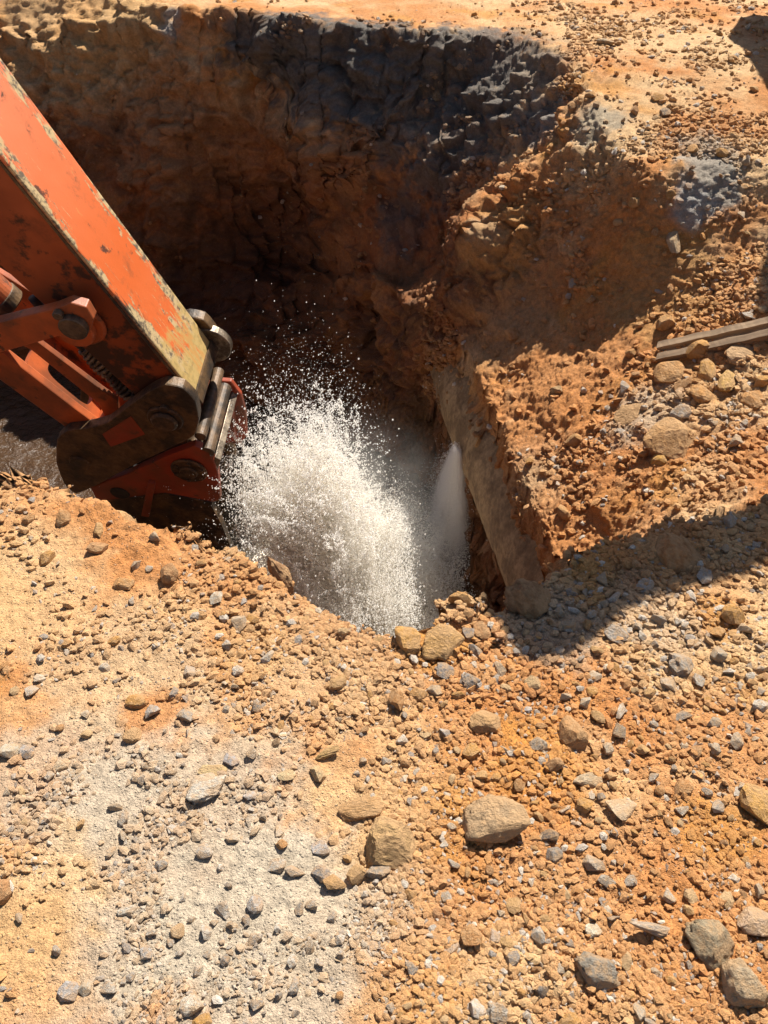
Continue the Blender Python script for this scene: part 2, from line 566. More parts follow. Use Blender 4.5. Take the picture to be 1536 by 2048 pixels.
# soil colours: where each earth is exposed, plus some painted shade and sunlight
CLAY = np.array([0.46, 0.197, 0.064]); SAND = np.array([0.55, 0.36, 0.185]); OCHRE = np.array([0.47, 0.22, 0.055])
RED = np.array([0.31, 0.105, 0.035]); GREY = np.array([0.45, 0.375, 0.275]); SLATE = np.array([0.135, 0.118, 0.10])
DUST = np.array([0.51, 0.36, 0.21]); BROWN = np.array([0.17, 0.085, 0.04])
nz1 = fbm(p, 1.7, 4, off=101); nz2 = fbm(p, 5.5, 4, off=111); nz3 = fbm(p, 16.0, 3, off=121)
def mixc(c, col, m):
    return c + (col - c) * np.clip(m, 0, 1)[:, None]
C = np.repeat(CLAY[None], len(p), 0)
C = mixc(C, SAND, sstep(-0.25, 0.35, nz1 + 0.35 * nz2))
C = mixc(C, OCHRE, 0.8 * sstep(0.12, 0.4, fbm(p, 2.6, 3, off=131)))
bench = sstep(-0.03, 0.08, p[:, 0] - (0.73 - 0.162 * (p[:, 1] - 2.76))) * sstep(4.95, 4.7, p[:, 1]) * sstep(-1.45, -1.15, p[:, 2])
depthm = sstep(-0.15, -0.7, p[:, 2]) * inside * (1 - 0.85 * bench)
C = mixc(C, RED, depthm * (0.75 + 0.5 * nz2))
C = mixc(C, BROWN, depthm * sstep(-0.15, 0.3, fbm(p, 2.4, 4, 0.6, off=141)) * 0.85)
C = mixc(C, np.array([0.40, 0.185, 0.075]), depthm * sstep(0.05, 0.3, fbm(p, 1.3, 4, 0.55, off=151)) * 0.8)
def patch(px, py, r, col, amt, sq=(1, 1, 1), edge=0.4):
    global C
    k = surf(px, py)
    c0 = p[k]
    rad = r * dv[k] / F
    d = np.sqrt((((p - c0) / np.array(sq)) ** 2).sum(1)) / rad
    m = sstep(1.0 + edge * 0.5, 1.0 - edge, d + 0.6 * nz2 + 0.5 * nz3 + 0.3 * nz1)
    C = mixc(C, np.array(col), m * amt)
PATCHES = [
    # grey stone dust trodden over the near ground
    (330, 1700, 330, GREY, 0.8, (1, 1, 1)), (560, 1900, 300, GREY, 0.85, (1, 1, 1)), (140, 1560, 200, GREY, 0.6, (1, 1, 1)),
    (250, 1330, 170, DUST, 0.7, (1, 1, 1)), (620, 1330, 200, DUST, 0.5, (1, 1, 1)), (60, 1800, 150, SAND, 0.9, (1, 1, 1)),
    (60, 1880, 120, OCHRE, 0.35, (1, 1, 1)), (60, 1200, 160, SAND, 0.7, (1, 1, 1)), (300, 1420, 60, CLAY, 0.8, (1, 1, 1)),
    (1090, 1545, 120, (0.50, 0.22, 0.05), 0.85, (1, 1, 1)), (1420, 1480, 170, CLAY, 0.7, (1, 1, 1)), (1430, 1650, 90, OCHRE, 0.7, (1, 1, 1)),
    (1150, 1800, 260, CLAY, 0.6, (1, 1, 1)), (820, 2000, 130, (0.5, 0.22, 0.05), 0.6, (1, 1, 1)), (1100, 1230, 120, GREY, 0.6, (1, 1, 1)),
    (860, 1280, 70, OCHRE, 0.9, (1, 1, 1)), (1430, 1240, 60, OCHRE, 0.8, (1, 1, 1)), (1300, 1230, 110, GREY, 0.5, (1, 1, 1)),
    # clay over the pipe
    (1130, 760, 230, CLAY, 0.8, (1, 1, 1)), (1010, 640, 120, (0.36, 0.2, 0.09), 0.7, (1, 1, 1)), (1330, 790, 120, OCHRE, 0.4, (1, 1, 1)),
    (1300, 820, 90, GREY, 0.6, (1, 1, 1)), (1060, 930, 90, (0.33, 0.20, 0.11), 0.35, (1, 1, 1)), (1200, 1080, 130, CLAY, 0.7, (1, 1, 1)),
    # dark slate band under the far edge, its grey fallen crumbs, painted tones of hollow and corner
    (800, 215, 110, SLATE, 0.85, (1, 1, 1)), (930, 240, 110, SLATE, 0.85, (1, 1, 1)), (860, 330, 80, SLATE, 0.7, (1, 1, 1)), (640, 150, 120, SLATE, 0.95, (1.6, 1, 0.9)), (450, 560, 150, (0.13, 0.058, 0.026), 0.8, (1, 1, 1)), (560, 470, 110, (0.15, 0.065, 0.03), 0.6, (1, 1, 1)), (130, 45, 170, (0.52, 0.30, 0.125), 0.85, (1, 1, 1)),  # dark browns paint the hollow's shade; the tan paints sun on the upper left
    (560, 100, 120, SLATE, 0.95, (1.6, 1, 0.8)), (760, 140, 130, SLATE, 0.95, (1.6, 1, 0.8)), (930, 130, 130, SLATE, 0.9, (1.4, 1, 1)),
    (1040, 150, 110, SLATE, 0.8, (1, 1, 1)), (1080, 230, 70, (0.22, 0.2, 0.175), 0.95, (1, 1, 1)), (1000, 260, 90, SLATE, 0.6, (1, 1, 1)),
    (1190, 245, 62, (0.30, 0.26, 0.19), 0.8, (1, 1, 1)), (1430, 340, 75, (0.29, 0.265, 0.22), 0.9, (1, 1.8, 1)), (1390, 410, 50, (0.33, 0.31, 0.28), 0.9, (1, 1, 1)),
    (800, 440, 70, SLATE, 0.65, (1, 1, 1)), (880, 370, 70, SLATE, 0.5, (1, 1, 1)), (960, 450, 36, (0.27, 0.25, 0.22), 0.8, (1, 1, 1)),
    (340, 45, 34, (0.40, 0.36, 0.31), 0.9, (1, 1, 1)), (230, 60, 110, (0.52, 0.32, 0.14), 0.7, (1, 1, 1)), (60, 40, 80, (0.50, 0.31, 0.15), 0.7, (1, 1, 1)),
    (330, 240, 140, (0.40, 0.20, 0.085), 0.7, (1, 1, 1)), (1250, 60, 200, SAND, 0.7, (1, 1, 1)), (1450, 90, 150, SAND, 0.9, (1, 1, 1)),
    (1000, 480, 90, (0.45, 0.25, 0.09), 0.7, (1, 1, 1)), (1330, 580, 120, (0.42, 0.24, 0.09), 0.6, (1, 1, 1)),
]
for a in PATCHES:
    patch(*a)
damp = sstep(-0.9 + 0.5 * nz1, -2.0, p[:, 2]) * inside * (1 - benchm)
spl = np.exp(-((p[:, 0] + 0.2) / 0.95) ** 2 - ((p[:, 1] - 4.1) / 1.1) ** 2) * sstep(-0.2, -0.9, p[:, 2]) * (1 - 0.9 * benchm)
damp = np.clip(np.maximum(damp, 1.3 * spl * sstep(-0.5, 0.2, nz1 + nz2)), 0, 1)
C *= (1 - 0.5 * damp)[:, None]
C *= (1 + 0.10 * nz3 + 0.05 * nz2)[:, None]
C = np.clip(C, 0.02, 0.8)

ii = np.arange(len(th))
A0 = ii[:, None] * NR + np.arange(NR - 1)[None]
B0 = np.roll(ii, -1)[:, None] * NR + np.arange(NR - 1)[None]
quads = np.stack([A0, B0, B0 + 1, A0 + 1], -1).reshape(-1, 4)
V = p
# the bit of ground under the standpoint
cidx = len(V)
V = np.concatenate([V, [[0, 0, 0]]])
me = mesh_np('ground', V, quads)
bmc = np.stack([ii * NR, np.roll(ii, -1) * NR, np.full(len(ii), cidx)], -1)
me2 = mesh_np('ground_foot', np.concatenate([V[ii * NR], [[0, 0, 0]]]), np.stack([np.roll(ii, -1), ii, np.full(len(ii), len(ii))], -1))
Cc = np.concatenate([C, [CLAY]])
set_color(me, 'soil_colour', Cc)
wa = me.attributes.new('wet', 'FLOAT', 'POINT')
wa.data.foreach_set('value', np.concatenate([damp, [0]]).astype(np.float32))
set_color(me2, 'soil_colour', np.concatenate([C[ii * NR], [CLAY]]))
me2.attributes.new('wet', 'FLOAT', 'POINT')
ground = tag(link('ground', me, MAT_SOIL), 'orange clay ground with a deep excavated pit', kind='structure')
foot = tag(link('ground_underfoot', me2, MAT_SOIL), 'trodden clay where the onlooker stands', kind='structure')


# ------------------------------------------------------------------ mesh helpers for built objects
def bm_mesh(name, bm, smooth=False, recalc=True):
    if recalc: bmesh.ops.recalc_face_normals(bm, faces=bm.faces[:])
    me = bpy.data.meshes.new(name)
    bm.to_mesh(me)
    bm.free()
    for f in me.polygons: f.use_smooth = smooth
    return me

def extrude_profile(yz, x0, x1, bevel=0.006, seg=2):
    bm = bmesh.new()
    a = [bm.verts.new((x0, y, z)) for y, z in yz]
    b = [bm.verts.new((x1, y, z)) for y, z in yz]
    n = len(yz)
    bm.faces.new(a)
    bm.faces.new(b[::-1])
    for i in range(n):
        bm.faces.new((a[i], b[i], b[(i + 1) % n], a[(i + 1) % n]))
    bmesh.ops.recalc_face_normals(bm, faces=bm.faces[:])
    if bevel:
        bmesh.ops.bevel(bm, geom=[e for e in bm.edges if e.calc_face_angle(0) > 0.5], offset=bevel, segments=seg, profile=0.6, affect='EDGES', clamp_overlap=True)
    return bm

def add_cyl(bm, p0, p1, r0, r1=None, seg=28, bevel=0.004, cap=True):
    r1 = r0 if r1 is None else r1
    p0, p1 = Vector(p0), Vector(p1)
    ax = (p1 - p0).normalized()
    q = ax.to_track_quat('Z', 'Y')
    L = (p1 - p0).length
    rings = [(0, r0 - bevel), (bevel, r0), (L - bevel, r1), (L, r1 - bevel)] if bevel else [(0, r0), (L, r1)]
    vv = []
    for h, r in rings:
        vv.append([bm.verts.new(p0 + q @ Vector((r * math.cos(t), r * math.sin(t), h))) for t in [2 * math.pi * k / seg for k in range(seg)]])
    for a, b in zip(vv, vv[1:]):
        for k in range(seg):
            bm.faces.new((a[k], a[(k + 1) % seg], b[(k + 1) % seg], b[k]))
    if cap:
        bm.faces.new(vv[0][::-1])
        bm.faces.new(vv[-1])
    return bm

def add_tube_path(bm, pts, r, seg=10):
    pts = [Vector(p) for p in pts]
    prev = None
    for i, pt in enumerate(pts):
        t = (pts[min(i + 1, len(pts) - 1)] - pts[max(i - 1, 0)]).normalized()
        q = t.to_track_quat('Z', 'Y')
        ring = [bm.verts.new(pt + q @ Vector((r * math.cos(a), r * math.sin(a), 0))) for a in [2 * math.pi * k / seg for k in range(seg)]]
        if prev:
            # match the ring start to avoid twisting
            best = min(range(seg), key=lambda s: (ring[s].co - prev[0].co).length)
            ring = ring[best:] + ring[:best]
            for k in range(seg):
                bm.faces.new((prev[k], prev[(k + 1) % seg], ring[(k + 1) % seg], ring[k]))
        else:
            bm.faces.new(ring[::-1])
        prev = ring
    bm.faces.new(prev)

def add_box(bm, lo, hi):
    vv = [bm.verts.new((x, y, z)) for x in (lo[0], hi[0]) for y in (lo[1], hi[1]) for z in (lo[2], hi[2])]
    for f in ((0, 1, 3, 2), (4, 6, 7, 5), (0, 4, 5, 1), (2, 3, 7, 6), (0, 2, 6, 4), (1, 5, 7, 3)):
        bm.faces.new([vv[i] for i in f])

# ------------------------------------------------------------------ paint, steel, timber
def paint_material(name, base, worn_face=False):
    m, nt, b = new_mat(name)
    n = N(nt)
    co = n.coord()
    sep = n.node('ShaderNodeSeparateXYZ')
    n.link(co, sep.inputs[0])
    fade = n.ramp(n.noise(2.2, 3, 0.5, co), 0.35, 0.75, 0, 0.22)
    c = n.mix(fade, base, (0.80, 0.27, 0.12))
    if worn_face:
        up = n.ramp(sep.outputs[2], 0.7, 1.9, 0, 0.5)
        c = n.mix(up, c, (0.82, 0.33, 0.20))
    # mud haze and grease blotches
    mud = n.ramp(n.noise(5.5, 6, 0.7, co), 0.52, 0.66, 0, 0.5 if worn_face else 0.85)
    c = n.mix(mud, c, (0.16, 0.075, 0.035))
    gr = n.ramp(n.noise(11, 5, 0.65, co), 0.60, 0.66, 0, 0.85)
    c = n.mix(gr, c, (0.045, 0.034, 0.026))
    rough = 0.42
    if worn_face:
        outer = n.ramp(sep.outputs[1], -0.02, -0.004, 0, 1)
        ax = n.math('ABSOLUTE', sep.outputs[0])
        edge = n.math('MULTIPLY', n.ramp(ax, 0.06, 0.172, 0, 0.42), n.ramp(n.noise(2.6, 4, 0.65, co), 0.34, 0.66, 0.15, 1.0))
        tipw = n.ramp(sep.outputs[2], 0.75, 0.02, 0, 0.22)
        sv = n.mapping(co, (26, 9, 5))
        scr = n.noise(1.0, 6, 0.72, sv, 0.6)
        sv2 = n.mapping(co, (90, 30, 4.5), (0, 0.35, 0))
        fine = n.noise(1.0, 3, 0.6, sv2, 0.3)
        wear = n.math('ADD', n.math('ADD', scr, edge), tipw)
        wm = n.math('MULTIPLY', n.ramp(wear, 0.685, 0.735), outer)
        fm = n.math('MULTIPLY', n.ramp(fine, 0.66, 0.69, 0, 0.85), outer)
        wm = n.math('MAXIMUM', wm, fm)
        wc = n.mix(n.ramp(n.noise(30, 4, 0.7, co), 0.45, 0.6), (0.56, 0.41, 0.21), (0.15, 0.115, 0.08))
        c = n.mix(wm, c, wc)
        dk = n.math('MULTIPLY', n.ramp(n.math('ADD', n.noise(1.0, 5, 0.7, n.mapping(co, (40, 20, 6))), n.math('MULTIPLY', n.ramp(ax, 0.12, 0.175, 0, 0.32), n.ramp(n.noise(4.3, 3, 0.6, co), 0.4, 0.65))), 0.71, 0.79), outer)
        c = n.mix(n.math('MULTIPLY', dk, 0.85), c, (0.055, 0.042, 0.03))
        yt = n.math('MULTIPLY', n.ramp(n.math('ADD', n.noise(1.0, 6, 0.7, n.mapping(co, (22, 8, 9))), n.ramp(sep.outputs[2], 0.55, 0.0, 0, 0.3)), 0.62, 0.74), outer)
        c = n.mix(n.math('MULTIPLY', yt, 0.75), c, (0.52, 0.36, 0.12))
        b.inputs['Roughness'].default_value = 0.5
    else:
        b.inputs['Roughness'].default_value = 0.48
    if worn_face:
        c = n.mix(n.math('MULTIPLY', n.math('SUBTRACT', 1.0, outer), n.ramp(n.noise(1.6, 4, 0.6, co), 0.3, 0.6, 0.5, 0.86)), c, (0.17, 0.038, 0.014))  # side faces coloured darker to stand in for their shade
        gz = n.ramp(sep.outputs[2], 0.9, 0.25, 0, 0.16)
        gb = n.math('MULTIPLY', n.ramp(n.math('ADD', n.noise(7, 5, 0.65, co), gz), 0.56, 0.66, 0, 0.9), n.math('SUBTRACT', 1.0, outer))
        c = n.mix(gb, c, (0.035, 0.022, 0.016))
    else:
        c = n.mix(n.ramp(n.noise(2.6, 5, 0.65, co), 0.35, 0.62, 0.25, 0.82), c, (0.15, 0.055, 0.026))  # brown mud mottle, also painting the links darker for their shade
    n.link(c, b.inputs['Base Color'])
    b.inputs['Specular IOR Level'].default_value = 0.4
    h = n.math('ADD', n.noise(9, 3, 0.5, co), n.math('MULTIPLY', n.noise(120, 3, 0.6, co), 0.25))
    n.link(n.bump(h, 0.35, 0.006), b.inputs['Normal'])
    return m

def simple_material(name, a, bcol, scale, rough=0.6, metallic=0.0, bump=0.4, dist=0.004, stretch=(1, 1, 1), spec=0.4):
    m, nt, b = new_mat(name)
    n = N(nt)
    co = n.mapping(n.coord(), stretch)
    f = n.ramp(n.noise(scale, 6, 0.68, co), 0.38, 0.62)
    c = n.mix(f, a, bcol)
    c = n.scale_col(c, n.ramp(n.noise(scale * 6, 4, 0.6, co), 0.3, 0.7, 0.75, 1.2))
    n.link(c, b.inputs['Base Color'])
    b.inputs['Roughness'].default_value = rough
    b.inputs['Metallic'].default_value = metallic
    b.inputs['Specular IOR Level'].default_value = spec
    n.link(n.bump(n.noise(scale * 4, 6, 0.7, co), bump, dist), b.inputs['Normal'])
    return m

ORANGE = (0.66, 0.135, 0.03)
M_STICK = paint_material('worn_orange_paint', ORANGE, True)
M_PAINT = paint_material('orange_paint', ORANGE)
M_RED = paint_material('muddy_red_paint', (0.40, 0.05, 0.022))
M_STEEL = simple_material('muddy_steel', (0.15, 0.088, 0.040), (0.040, 0.030, 0.022), 7, 0.5, 0.15, bump=0.6, dist=0.006)
M_PIN = simple_material('greasy_pin_steel', (0.16, 0.10, 0.055), (0.05, 0.037, 0.026), 9, 0.5, 0.15)
M_EDGE = simple_material('bare_steel', (0.30, 0.24, 0.17), (0.09, 0.068, 0.048), 14, 0.42, 0.45)
M_HOSE = simple_material('muddy_hose', (0.34, 0.26, 0.17), (0.07, 0.055, 0.04), 14, 0.8)
M_WOOD = simple_material('weathered_timber', (0.38, 0.26, 0.155), (0.22, 0.145, 0.085), 7, 0.85, stretch=(0.12, 1, 1), dist=0.004)
M_PIPE = simple_material('scaled_pipe', (0.36, 0.235, 0.12), (0.19, 0.115, 0.055), 6, 0.8, bump=0.8, dist=0.02)
M_BLACK = simple_material('black_rubber', (0.02, 0.02, 0.02), (0.035, 0.03, 0.026), 8, 0.7)
M_GLASS = simple_material('dark_glass', (0.02, 0.025, 0.03), (0.03, 0.035, 0.04), 3, 0.08, bump=0.0)

# ------------------------------------------------------------------ excavator arm reaching into the pit
tip = at_depth(408, 738, 4.15)
top = at_depth(0, 210, 3.05)
Dv = Vector(tip - top).normalized()
Cv = Vector(np.array([0, 0, CAM_H]) - (tip + top) / 2)
Cp = (Cv - Dv * Cv.dot(Dv)).normalized()
Rv = Cp.cross(Dv).normalized()
ALPHA = math.radians(51)
Nv = (Cp * math.cos(ALPHA) + Rv * math.sin(ALPHA)).normalized()
Av = (Cp * math.sin(ALPHA) - Rv * math.cos(ALPHA)).normalized()
ARM = Matrix(((Av.x, Nv.x, -Dv.x, tip[0]), (Av.y, Nv.y, -Dv.y, tip[1]), (Av.z, Nv.z, -Dv.z, tip[2]), (0, 0, 0, 1)))
ARMI = ARM.inverted()
print('arm: A.S %.2f N.S %.2f det %.2f' % (Av.dot(SUN), Nv.dot(SUN), ARM.to_3x3().determinant()))
W2 = 0.172                                              # half the stick's width
def side(px, py, x):
    """(y, z) on the arm's plane at x, under a photo pixel"""
    o = ARMI @ Vector((0, 0, CAM_H))
    d = ARMI.to_3x3() @ Vector(ray(px, py))
    t = (x - o.x) / d.x
    q = o + d * t
    return q.y, q.z

exc = bpy.data.objects.new('excavator', None)
COL.objects.link(exc)
exc.matrix_world = ARM
exc.empty_display_size = 0.2
tag(exc, 'worn orange excavator arm reaching down into the pit beside the splash', 'excavator')

def part(name, bm, mat, parent=exc, smooth=False):
    return link(name, bm_mesh(name, bm, smooth), mat, parent)

low = [side(*q, W2) for q in ((268, 790), (137, 670), (100, 622), (0, 532))]
y_end, z_end = side(392, 786, W2)
prof = [(0.0, 0.0), (-0.03, -0.012)] + [low[0], low[1], low[2], low[3]]
yl, zl = low[3]
prof += [(yl - 0.12, zl + 0.9), (yl - 0.10, 3.4), (0.0, 3.4)]
bm = extrude_profile(prof, -W2, W2, 0.012, 3)
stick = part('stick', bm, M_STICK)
# weld beads along the lit plate
bm = bmesh.new()
for sx in (-1, 1):
    add_tube_path(bm, [(sx * (W2 + 0.002), -0.02, z) for z in np.linspace(0.03, 3.3, 12)], 0.007, 6)
part('weld_seam', bm, M_STEEL)
# end collar: cast boss on both sides of the stick foot
bm = bmesh.new()
yb, zb = side(335, 832, W2)
add_cyl(bm, (-W2 - 0.055, yb, zb), (W2 + 0.004, yb, zb), 0.125, seg=40)
part('end_boss', bm, M_STEEL, smooth=False)
bm = bmesh.new()
yc, zc = side(437, 690, -W2)
add_cyl(bm, (-W2 - 0.05, yc - 0.06, zc - 0.0), (-W2 - 0.004, yc - 0.06, zc - 0.0), 0.115, seg=40)
part('end_collar', bm, M_EDGE)
bm = extrude_profile([(0.010, 0.02), (0.012, -0.05), (-0.20, -0.075), (-0.20, -0.035)], -W2 - 0.01, W2 + 0.01, 0.006)
part('end_plate', bm, M_STEEL)

# upper link pin and the links
y1, z1 = side(157, 642, W2)
bm = bmesh.new()
add_cyl(bm, (W2 + 0.002, y1, z1), (W2 + 0.03, y1, z1), 0.125, seg=40, bevel=0.01)
add_cyl(bm, (W2 + 0.03, y1, z1), (W2 + 0.075, y1, z1), 0.088, seg=36, bevel=0.008)
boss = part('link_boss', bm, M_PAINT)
XL = W2 + 0.145
y1n, z1n = side(150, 648, XL)
bm = bmesh.new()
add_cyl(bm, (-W2 + 0.01, y1, z1), (XL + 0.012, y1n, z1n), 0.052, seg=30)
add_cyl(bm, (XL, y1n, z1n), (XL + 0.035, y1n, z1n), 0.06, seg=30)
add_cyl(bm, (XL, y1n - 0.02, z1n + 0.075), (XL + 0.03, y1n - 0.02, z1n + 0.075), 0.022, seg=14)
part('link_pin', bm, M_PIN)
def link_plate(px_poly, x_face, thick):
    return extrude_profile([side(*q, x_face) for q in px_poly], x_face - thick, x_face, 0.006)
yj, zj = side(-70, 716, XL)
guide_px = [(-110, 672), (0, 645), (110, 618), (140, 606), (172, 615), (187, 640), (178, 668), (150, 682), (120, 672), (0, 706), (-110, 742), (-130, 705)]
for xs in (XL,):
    o = [side(*q, XL) for q in guide_px]
    bm = extrude_profile(o, xs - 0.05, xs, 0.006)
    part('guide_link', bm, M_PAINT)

# bucket link: two long bars, a slotted web between them
bar_px = [(-90, 640), (-60, 655), (0, 703), (152, 820), (215, 866), (220, 900), (185, 905), (133, 856), (0, 760), (-110, 690)]
up_px = [(-60, 610), (40, 668), (66, 684), (200, 784), (232, 806), (240, 850), (215, 850), (195, 812), (62, 706), (-60, 640)]
XB = W2 + 0.02
bp = [side(*q, XB) for q in bar_px]
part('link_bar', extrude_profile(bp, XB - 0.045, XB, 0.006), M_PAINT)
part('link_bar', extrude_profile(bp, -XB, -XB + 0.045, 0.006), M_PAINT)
# web plate with a long slot, lying between the two bars
wy, wz = side(62, 745, XB - 0.1)
ey, ez = side(190, 850, XB - 0.1)
axis = Vector((0, ey - wy, ez - wz)); wl = axis.length; axis.normalize()
nrm = Vector((0, -axis.z, axis.y))
if nrm.y < 0: nrm = -nrm
bm = bmesh.new()
xw = XB - 0.045
outer, inner = [], []
K = 40
for k in range(K):
    t = 2 * math.pi * k / K
    c_, s_ = math.cos(t), math.sin(t)
    # superellipse slot, rectangular plate
    u = max(-1, min(1, c_ * 1.5)); v = max(-1, min(1, s_ * 1.5))
    outer.append((0.5 + 0.62 * u, v * xw))
    su = 0.34 * (abs(c_) ** 0.5) * (1 if c_ > 0 else -1); sv = 0.055 * (abs(s_) ** 0.6) * (1 if s_ > 0 else -1)
    inner.append((0.46 + su, sv))
def wp(u, v, h):
    return Vector((v, wy, wz)) + axis * (u * wl) + nrm * h
layers = []
for h in (0.0, 0.028):
    layers.append(([bm.verts.new(wp(*q, h)) for q in outer], [bm.verts.new(wp(*q, h)) for q in inner]))
for k in range(K):
    k2 = (k + 1) % K
    (o0, i0), (o1, i1) = layers
    bm.faces.new((o1[k], o1[k2], i1[k2], i1[k]))
    bm.faces.new((o0[k2], o0[k], i0[k], i0[k2]))
    bm.faces.new((o0[k], o0[k2], o1[k2], o1[k]))
    bm.faces.new((i0[k2], i0[k], i1[k], i1[k2]))
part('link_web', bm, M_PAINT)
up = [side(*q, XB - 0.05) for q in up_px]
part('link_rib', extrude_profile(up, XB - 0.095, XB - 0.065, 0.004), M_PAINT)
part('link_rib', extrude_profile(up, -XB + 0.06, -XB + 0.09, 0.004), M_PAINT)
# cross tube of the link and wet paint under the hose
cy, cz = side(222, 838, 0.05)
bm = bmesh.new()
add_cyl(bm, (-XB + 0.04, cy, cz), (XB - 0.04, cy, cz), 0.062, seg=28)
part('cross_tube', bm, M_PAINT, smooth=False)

# bucket cylinder (barrel end and rod) at the left edge
y2, z2 = side(24, 606, 0.02)
yj2, zj2 = side(-80, 705, 0.02)
ax2 = Vector((0, y2 - yj2, z2 - zj2)).normalized()
b0 = Vector((0.02, y2, z2))
bm = bmesh.new()
add_cyl(bm, b0 + Vector((0, -0.04, 0.03)), b0 + Vector((0, -0.30, 1.9)), 0.088, seg=32, bevel=0.012)
barrel = part('cylinder_barrel', bm, M_PAINT, smooth=False)
bm = bmesh.new()
add_cyl(bm, b0 + Vector((0, -0.035, -0.015)), b0 + Vector((0, -0.045, 0.05)), 0.094, seg=32, bevel=0.008)
link('gland', bm_mesh('gland', bm), M_STEEL, barrel)
bm = bmesh.new()
add_cyl(bm, Vector((0.02, yj2, zj2)), b0 + Vector((0, -0.05, 0.1)), 0.046, seg=24)
part('cylinder_rod', bm, M_EDGE)

# greasy hose in spiral guard under the stick
h0, h1 = side(168, 694, 0.08), side(266, 792, 0.08)
bm = bmesh.new()
pa, pb = Vector((0.08, h0[0] - 0.01, h0[1])), Vector((0.08, h1[0] - 0.01, h1[1]))
ext = pa + (pa - pb) * 0.9
ctr = [ext.lerp(pb, t) + Vector((0, -0.012 * math.sin(t * 7), 0)) for t in np.linspace(0, 1, 30)]
add_tube_path(bm, ctr, 0.02, 10)
hose = part('hose', bm, M_BLACK, smooth=True)
bm = bmesh.new()
hx = (pb - pa).normalized().to_track_quat('Z', 'Y')
sp = []
for k in range(260):
    t = k / 259
    a = t * 2 * math.pi * 13
    jr = 0.028 + 0.006 * math.sin(k * 0.9) + 0.004 * random.random()
    sp.append(pa.lerp(pb, t) + hx @ Vector((jr * math.cos(a), jr * math.sin(a), 0)))
add_tube_path(bm, sp, 0.0085, 6)
link('spiral_guard', bm_mesh('spiral_guard', bm, True), M_HOSE, hose)

# quick coupler: a plate on each side, cross pins
def smooth_px(px, n=4):
    return [tuple(q) for q in catmull(px, n)]
coup_px = smooth_px([(300, 782), (330, 770), (365, 777), (390, 803), (398, 838), (388, 872), (340, 897), (260, 935), (200, 968), (152, 988),
                     (128, 968), (112, 925), (114, 880), (134, 862), (175, 857), (215, 846), (258, 812)], 3)
XC = W2 + 0.075
cp_ = [side(*q, XC) for q in coup_px]
plate = part('coupler_plate', extrude_profile(cp_, XC - 0.06, XC, 0.008, 2), M_STEEL)
part('coupler_plate', extrude_profile(cp_, -XC, -XC + 0.06, 0.008, 2), M_STEEL)
red_px = [(205, 868), (262, 832), (290, 868), (222, 893)]
rp = [side(*q, XC) for q in red_px]
part('paint_patch', extrude_profile(rp, XC - 0.01, XC + 0.0025, 0), M_RED)
yp, zp = side(331, 836, XC)
bm = bmesh.new()
add_cyl(bm, (-XC - 0.03, yp, zp), (XC + 0.014, yp, zp), 0.088, seg=34, bevel=0.006)
add_cyl(bm, (XC + 0.01, yp, zp), (XC + 0.04, yp, zp), 0.066, seg=34, bevel=0.012)
add_cyl(bm, (XC + 0.0, yp + 0.045, zp + 0.075), (XC + 0.022, yp + 0.045, zp + 0.075), 0.022, seg=14)
pin = part('bucket_pin', bm, M_PIN)
bm = bmesh.new()
yq, zq = side(160, 925, XC)
add_cyl(bm, (-XC - 0.01, yq, zq), (XC + 0.014, yq, zq), 0.058, seg=34, bevel=0.01)
part('link_pin', bm, M_STEEL)
for (a_, b_), r in (((404, 862), 0.03), ((418, 893), 0.036), ((386, 800), 0.026)):
    yy, zz = side(a_, b_, XC - 0.06)
    bm = bmesh.new()
    add_cyl(bm, (-XC + 0.03, yy, zz), (XC - 0.02, yy, zz), r, seg=22)
    part('cross_pin', bm, M_PIN)
bm = bmesh.new()
yy, zz = side(432, 905, XC - 0.06)
y3, z3 = side(452, 838, -XC + 0.06)
bm = extrude_profile([(yy, zz), (yy + 0.02, zz - 0.03), (yy - 0.05, zz - 0.11), (yy - 0.07, zz - 0.09)], -XC + 0.02, XC - 0.03, 0.004)
part('latch_bar', bm, M_EDGE)

# bucket: ears, sides, curved back, cutting edge, teeth
XE = W2 + 0.055
ear_px = [(388, 892), (420, 905), (436, 945), (441, 1000), (400, 1012), (330, 990), (296, 1032), (246, 1024), (196, 1006), (180, 975), (258, 948), (330, 914)]
ep = [side(*q, XE) for q in ear_px]
part('bucket_ear', extrude_profile(ep, XE - 0.045, XE, 0.007), M_RED)
part('bucket_ear', extrude_profile(ep, -XE, -XE + 0.045, 0.007), M_RED)
far_px = [(436, 762), (462, 764), (482, 790), (492, 830), (494, 872), (478, 892), (450, 880), (440, 820)]
fp = [side(*q, -XE) for q in far_px]
part('bucket_ear', extrude_profile(fp, -XE - 0.03, -XE - 0.002, 0.006), M_RED)
ye, ze = side(379, 938, XE)
bm = bmesh.new()
add_cyl(bm, (XE, ye, ze), (XE + 0.02, ye, ze), 0.098, seg=34, bevel=0.008)
for k in range(6):
    a_ = k * math.pi / 3
    add_cyl(bm, (XE + 0.018, ye + 0.076 * math.cos(a_), ze + 0.076 * math.sin(a_)), (XE + 0.03, ye + 0.076 * math.cos(a_), ze + 0.076 * math.sin(a_)), 0.011, seg=6, bevel=0.002)
add_cyl(bm, (-XE - 0.02, ye, ze), (XE + 0.034, ye, ze), 0.05, seg=30, bevel=0.008)
part('bucket_boss', bm, M_STEEL)
bm = bmesh.new()
yh, zh = side(240, 986, XE)
add_cyl(bm, (-XE - 0.005, yh, zh), (XE + 0.005, yh, zh), 0.056, seg=30)
part('pin_hole', bm, M_BLACK)  # solid black plug stands in for the dark inside the hole
gus = [side(*q, XE) for q in ((298, 958), (312, 962), (300, 1028), (284, 1026))]
